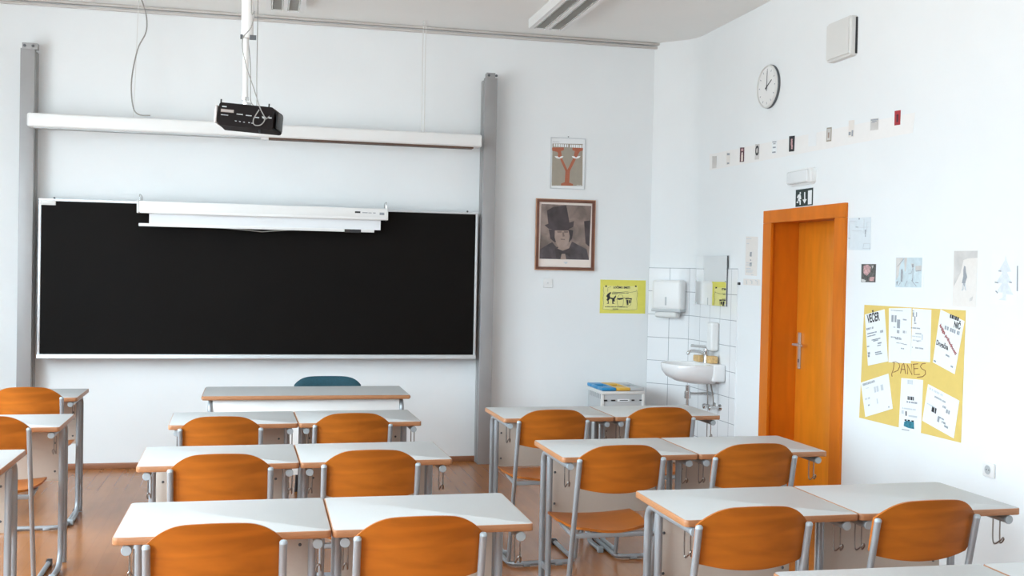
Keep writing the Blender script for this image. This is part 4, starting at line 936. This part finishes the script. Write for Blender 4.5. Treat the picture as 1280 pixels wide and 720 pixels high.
# emergency light
s = Sheet('emergency_light', 'R', [(988, 213), (1021, 209), (1020, 230), (989, 233)], 'white', 'oblong white emergency light with a clear cover above the exit sign', 'emergency light', rect=True, build=False)
bm = B(); prism(bm, rrect(s.x0, s.y0, s.x1, s.y1, 0.03, 4), 0.0, 0.015); link('back_plate', bm, 'white', s.root, True)
bm = B(); box(bm, (s.x0+0.012, s.y0+0.012, 0.015), (s.x1-0.055, s.y1-0.012, 0.042), 0.012, 4); link('clear_cover', bm, 'lens', s.root, True)
tubeo('lamp_tube', [(s.x0+0.05, 0, 0.03), (s.x1-0.1, 0, 0.03)], 0.007, 'white', s.root)
bm = B(); box(bm, (s.x1-0.055, s.y0+0.008, 0.0), (s.x1-0.004, s.y1-0.008, 0.036), 0.006, 3); link('end_housing', bm, 'white', s.root, True)
# clock
s = Sheet('wall_clock', 'R', [(950, 82), (977, 82), (977, 135), (950, 135)], 'white', 'round white wall clock high on the right wall', 'clock', build=False)
R0 = 0.155
bm = B(); lathe(bm, [(0, 0), (R0-0.004, 0.0), (R0, 0.006), (R0, 0.03), (R0-0.006, 0.036), (R0-0.012, 0.036), (R0-0.013, 0.026), (0, 0.026)], n=48); link('case', bm, 'offwhite', s.root, True)
bm = B(); lathe(bm, [(0, 0.0262), (R0-0.014, 0.0262), (R0-0.014, 0.0275), (0, 0.0275)], n=48); link('dial', bm, 'white', s.root, True)
bm = B(); lathe(bm, [(R0-0.001, 0.002), (R0+0.0012, 0.004), (R0+0.0012, 0.020), (R0-0.001, 0.021)], n=48); link('rim', bm, 'groove', s.root, True)
s.base = 0.0; s.th = 0.0278
for k in range(12):
    a = k*PI/6
    for_ = [(math.sin(a)*r_+math.cos(a)*w2, math.cos(a)*r_-math.sin(a)*w2) for r_, w2 in ((0.112, -0.003), (0.112, 0.003), (0.128, 0.003), (0.128, -0.003))]
    bm = B(); prism(bm, for_, 0.0276, 0.0282); link('hour_mark', bm, 'ink_soft', s.root)
def hand(a, L1, w2, z, nm):
    d = (math.sin(a), math.cos(a)); n_ = (math.cos(a), -math.sin(a))
    bm = B(); prism(bm, [(-d[0]*0.03+n_[0]*w2, -d[1]*0.03+n_[1]*w2), (d[0]*L1+n_[0]*w2*0.6, d[1]*L1+n_[1]*w2*0.6), (d[0]*L1-n_[0]*w2*0.6, d[1]*L1-n_[1]*w2*0.6), (-d[0]*0.03-n_[0]*w2, -d[1]*0.03-n_[1]*w2)], z, z+0.0015); link(nm, bm, 'dark', s.root)
hand(R_(3), 0.112, 0.0035, 0.031, 'minute_hand'); hand(R_(62), 0.082, 0.0045, 0.0290, 'hour_hand')
# loudspeaker box
s = Sheet('wall_speaker', 'R', [(1042, 29), (1073, 21), (1072, 71), (1040.5, 78)], 'white', 'blank white rectangular speaker box at the top of the right wall', 'speaker', rect=True, build=False)
bm = B(); prism(bm, rrect(s.x0, s.y0, s.x1-0.006, s.y1, 0.02, 4), 0.0, 0.055)
bmesh.ops.bevel(bm, geom=[e for e in bm.edges if min(v.co.z for v in e.verts) > 0.05], offset=0.015, segments=3, affect='EDGES'); link('cabinet', bm, 'offwhite', s.root, True)
bm = B(); box(bm, (s.x1-0.007, s.y0+0.012, 0.0), (s.x1-0.003, s.y1-0.012, 0.014), 0.001); link('side_grille', bm, 'dark', s.root, True)
# wall socket
s = Sheet('wall_socket', 'R', [(1231, 577), (1245, 580), (1244.5, 598), (1230.5, 594)], 'white', 'white wall socket low on the right wall under the mustard poster', 'socket', rect=True, build=False)
bm = B(); box(bm, (s.x0, s.y0, 0), (s.x1, s.y1, 0.014), 0.004, 3); link('cover', bm, 'white', s.root, True)
bm = B(); lathe(bm, [(0.021, 0.0142), (0.023, 0.016), (0.021, 0.016), (0.019, 0.0142)], n=24); link('ring', bm, 'greyplastic', s.root, True)
bm = B(); lathe(bm, [(0, 0.0143), (0.019, 0.0143), (0.019, 0.0147), (0, 0.0147)], n=24); link('recess', bm, 'greyplastic', s.root, True)
for x in (-0.009, 0.009):
    bm = B(); lathe(bm, [(0, 0.0148), (0.003, 0.0148), (0.003, 0.0153), (0, 0.0153)], (x, 0, 0), 10); link('pin_hole', bm, 'dark', s.root)

# ------------------------------------------------------------------ wash corner
# mirror on the right wall
s = Sheet('wall_mirror', 'R', [(873, 320.5), (911.5, 319.5), (910.5, 383), (872.5, 380)], 'mirror', 'frameless rectangular mirror on the tiles above the washbasin', 'mirror', thick=0.02, rect=True, build=False)
bm = B(); box(bm, (s.x0, s.y0, 0.008), (s.x1, s.y1, 0.019)); link('backing', bm, 'groove', s.root)
bm = B(); box(bm, (s.x0, s.y0, 0.0192), (s.x1, s.y1, 0.022)); link('mirror_glass', bm, 'mirror', s.root)
for x in (s.x0+0.012, s.x1-0.012):
    for y in (s.y0+0.012, s.y1-0.2):
        bm = B(); box(bm, (x-0.008, y-0.012, 0.0225), (x+0.008, y+0.004, 0.026), 0.001); link('clip', bm, 'chrome', s.root)

# towel dispenser on the chamfer
dvec = (Vector((XC, YB))-Vector(p2)).normalized()     # along the chamfer, towards the back wall
u = Vector((-dvec.x, -dvec.y, 0)); n = Vector((-dvec.y, dvec.x, 0))
if n.dot(Vector((-1, -1, 0))) < 0: n = -n
mid = Vector((XC, YB)) - dvec*0.235
u = Vector((0, 0, 1)).cross(n)
rot = Matrix((u, Vector((0, 0, 1)), n)).transposed()
def on_diag(px, py, outw=0.0):
    d = CF + CR*((px-640)/F_PX) - CU*((py-360)/F_PX); q0 = Vector((XC, YB, 0))+n*outw
    t = (q0-CO).dot(n)/d.dot(n); return CO+d*t
ctr = on_diag(837, 373, 0.05); ctr = ctr - n*0.05
tdm = Matrix.Translation(ctr) @ rot.to_4x4()
tdp = empty('towel_dispenser', mtx=tdm, label='white paper towel dispenser on the tiled corner, left of the mirror', cat='towel dispenser')
qa = tdm.inverted() @ on_diag(818, 373, 0.07); qb = tdm.inverted() @ on_diag(856, 373, 0.07)
hw = (qb.x-qa.x)/2*0.97; zt_ = (tdm.inverted() @ on_diag(837, 350, 0.06)).y; zb_ = (tdm.inverted() @ on_diag(837, 388, 0.06)).y; zl_ = (tdm.inverted() @ on_diag(837, 397, 0.06)).y
bm = B(); box(bm, (-hw, zb_, 0.009), (hw, zt_, 0.125), 0.028, 5); link('cover', bm, 'white', tdp, True)
boxo('base_lip', (-hw+0.004, zb_-0.012, 0.012), (hw-0.004, zb_+0.012, 0.128), 'greyplastic', tdp, 0.005)
bm = B(); box(bm, (-hw*0.78, zl_, 0.03), (hw*0.72, zb_-0.005, 0.12), 0.018, 4); link('towel_tray', bm, 'offwhite', tdp, True)
boxo('level_window', (-0.008, zb_+0.045, 0.1245), (0.008, zb_+0.115, 0.1265), 'greyplastic', tdp, 0.0005)

# wash basin on the right wall
YW = 8.07; zb = 0.895
wb = empty('washbasin', loc=(XR-0.008, YW, zb), label='white ceramic washbasin on the tiled right wall below the mirror', cat='washbasin')
# rounded basin: plan is a half ellipse reaching out from the wall (local -x), section bellied
bm = B(); nu = 40; HWd, DPt = 0.24, 0.43
def plan(k, sc, grow=0.0):
    a = 2*PI*k/nu; ex = 2.8
    cx = -DPt/2; x = math.copysign(abs(math.cos(a))**(2/2.4), math.cos(a)); y = math.copysign(abs(math.sin(a))**(2/2.4), math.sin(a))
    yy = y*(HWd*sc)*(1.0 if x > 0 else 1.0); xx = cx + x*(DPt/2*sc)
    return xx, yy
prof_out = [(0.99, 0.0), (1.0, -0.008), (1.0, -0.03), (0.975, -0.065), (0.90, -0.105), (0.74, -0.138), (0.5, -0.156), (0.2, -0.162)]
prof_in = [(0.90, 0.0), (0.86, -0.02), (0.74, -0.07), (0.5, -0.115), (0.15, -0.13)]
def ring(sc, z, inner):
    vs = []
    for k in range(nu):
        x, y = plan(k, sc)
        if inner: x = x - 0.03
        else:
            x = max(-DPt, min(0.0, x + (1-sc)*DPt/2*0.9))
        vs.append(bm.verts.new((min(x, -0.0), y, z)))
    return vs
ro = [ring(sc, z, False) for sc, z in prof_out]; ri = [ring(sc*0.93, z, True) for sc, z in prof_in]
def bridge(a, b):
    for k in range(nu): bm.faces.new((a[k], a[(k+1) % nu], b[(k+1) % nu], b[k]))
for i in range(len(ro)-1): bridge(ro[i], ro[i+1])
bm.faces.new(ro[-1]); bridge(ri[0], ro[0])
for i in range(len(ri)-1): bridge(ri[i+1], ri[i])
bm.faces.new(ri[-1])
box(bm, (-0.11, -0.225, -0.13), (0.0, 0.225, 0.006), 0.018, 4)
link('basin', bm, 'ceramic', wb, True)
bm = B(); lathe(bm, [(0.018, -0.131), (0.022, -0.128), (0.018, -0.126), (0, -0.1275)], (-0.245, 0, 0), 16); link('drain', bm, 'chrome', wb, True)
bm = B(); tube(bm, [(-0.225, 0, -0.175), (-0.225, 0, -0.23)], 0.018, 14); tube(bm, [(-0.225, 0, -0.225), (-0.225, 0, -0.28)], 0.026, 14)
tube(bm, [(-0.225, 0, -0.28), (-0.225, 0, -0.42)], 0.012, 12); tube(bm, [(-0.225, 0, -0.245), (-0.02, 0, -0.245), (0.0, 0, -0.245)], 0.012, 12); link('drain_trap', bm, 'chrome', wb, True)
fa = empty('mixer_tap', loc=(XR-0.008-0.075, YW, zb+0.006), label='chrome lever mixer tap standing on the washbasin rim', cat='tap')
bm = B(); lathe(bm, [(0.026, 0), (0.026, 0.006), (0.021, 0.02), (0.020, 0.085), (0.023, 0.10), (0.020, 0.112), (0, 0.114)], n=20); link('body', bm, 'chrome', fa, True)
tubeo('spout', smoothline([(0, 0, 0.055), (-0.05, 0, 0.085), (-0.12, 0, 0.092), (-0.15, 0, 0.082), (-0.152, 0, 0.065)], 5), 0.012, 'chrome', fa)
tubeo('lever', [(0, 0, 0.113), (-0.01, 0, 0.128), (-0.13, 0, 0.136)], 0.007, 'chrome', fa, sx=1.5)
for j, (yy, xx, lb) in enumerate(((0.10, -0.075, 'pale orange sponge on the left of the tap'), (-0.075, -0.055, 'brown-orange sponge on the right of the tap'))):
    bm = B(); box(bm, (-0.045+0.012*j, -0.06+0.02*j, 0), (0.045-0.012*j, 0.06-0.02*j, 0.05+0.008*j), 0.008, 3); o = tag(link('sponge', bm, 'sponge', None, True), lb, 'sponge', 'sponges on the washbasin')
    o.location = (XR-0.008+xx, YW+yy, zb+0.0065)
# angle valves with hoses
for j, dy in enumerate((-0.02, -0.13)):
    v = empty('angle_valve', loc=(XR-0.008, YW+dy, 0.555), label=('left' if j == 0 else 'right')+' chrome angle valve with a hose under the washbasin', cat='valve', group='water valves under the washbasin')
    bm = B(); lathe(bm, [(0, -0.0), (0.028, -0.0), (0.026, -0.008), (0.010, -0.010), (0.010, -0.05), (0.014, -0.05), (0.014, -0.075), (0, -0.076)], n=16, axis='x'); link('valve_body', bm, 'chrome', v, True)
    bm = B(); lathe(bm, [(0, -0.075), (0.02, -0.078), (0.022, -0.095), (0.016, -0.10), (0, -0.10)], n=10, axis='x'); link('handwheel', bm, 'chrome', v, True)
    tubeo('hose', smoothline([(-0.06, 0, 0.01), (-0.060, 0.005, 0.08), (-0.062, 0.012+0.02*j, 0.14), (-0.064, 0.018+0.045*j, 0.208)], 5), 0.006, 'wire', v, 8)
# soap dispenser
s = Sheet('soap_dispenser', 'R', [(885, 403), (901, 402), (900, 437), (884, 438)], 'white', 'tall white soap dispenser on the tiles right of the tap', 'soap dispenser', rect=True, build=False)
bm = B(); box(bm, (s.x1-0.095, s.y0, 0.008), (s.x1-0.0, s.y1, 0.078), 0.016, 5); link('body', bm, 'white', s.root, True)
xm = (s.x1-0.095+s.x1)/2
bm = B(); box(bm, (s.x1-0.0965, s.y0+0.12, 0.035), (s.x1-0.0935, s.y0+0.20, 0.055), 0.0005); link('level_window', bm, 'groove', s.root)
boxo('push_lever', (xm-0.047, s.y0-0.008, 0.03), (xm+0.03, s.y0+0.03, 0.06), 'greyplastic', s.root, 0.006)

# ------------------------------------------------------------------ sorting bin in the far corner
YK = 8.33
q0 = P(751.5, 495, 1, YK); q1 = P(806, 495, 1, YK); ztop = P(780, 488.5, 1, YK).z
bw = (q1.x-q0.x)/2; xk = (q0.x+q1.x)/2; bd = 0.40
rb = empty('sorting_bin', loc=(xk, YK, 0), label='grey waste sorting bin with blue, yellow and grey lids under the lemon poster', cat='recycling bin')
bm = B(); box(bm, (-bw+0.01, 0.006, 0), (bw-0.01, bd-0.006, ztop-0.01), 0.012, 3); link('body', bm, 'greyplastic', rb, True)
bm = B(); box(bm, (-bw, -0.003, ztop-0.03), (bw, bd, ztop-0.001), 0.006); link('rim', bm, 'offwhite', rb, True)
for sx in (-bw+0.012, bw-0.012): boxo('corner_post', (sx-0.012, -0.004, 0), (sx+0.012, 0.02, ztop-0.03), 'offwhite', rb, 0.004)
for k, mk in enumerate(('blue_lid', 'yellow_lid', 'greyplastic')):
    x0 = -bw+0.004+k*(2*bw-0.008)/3; x1 = x0+(2*bw-0.008)/3-0.003
    bm = B(); box(bm, (x0, -0.012, ztop), (x1, bd*0.30, ztop+0.026), 0.006, 3); box(bm, (x0, bd*0.68, ztop), (x1, bd+0.004, ztop+0.026), 0.006, 3)
    box(bm, (x0, bd*0.28, ztop), (x0+0.02, bd*0.70, ztop+0.026), 0.004, 2); box(bm, (x1-0.02, bd*0.28, ztop), (x1, bd*0.70, ztop+0.026), 0.004, 2)
    lid = tag(link('lid', bm, mk, rb, True), ('blue', 'yellow', 'grey')[k]+' lid')
    boxo('opening', (x0+0.02, bd*0.29, ztop+0.001), (x1-0.02, bd*0.69, ztop+0.010), 'dark', lid)
zz = P(780, 500.5, 1, YK).z
for (x0, x1, hh, mk) in ((0.02, 0.055, 0.012, 'dark'), (0.09, 0.125, 0.012, 'dark'), (0.145, 0.25, 0.020, 'paper'), (0.27, 0.295, 0.012, 'dark'), (0.34, 0.36, 0.010, 'dark')):
    f_ = 2*bw/0.385
    boxo('hand_slot' if mk == 'dark' else 'name_plate', (-bw+x0*f_, 0.001, zz-hh/2-0.0), (-bw+x1*f_, 0.0065, zz+hh/2), mk, rb)
boxo('plate_print', (-bw+0.165*2*bw/0.385, -0.0004, zz-0.003), (-bw+0.235*2*bw/0.385, 0.0012, zz+0.003), 'ink', rb)
bm = B()
for k in range(7):
    box(bm, (-bw+0.0085, 0.05+k*0.045, ztop-0.07-0.0), (-bw+0.0102, 0.056+k*0.045, ztop-0.032))
link('side_ribs', bm, 'groove', rb)
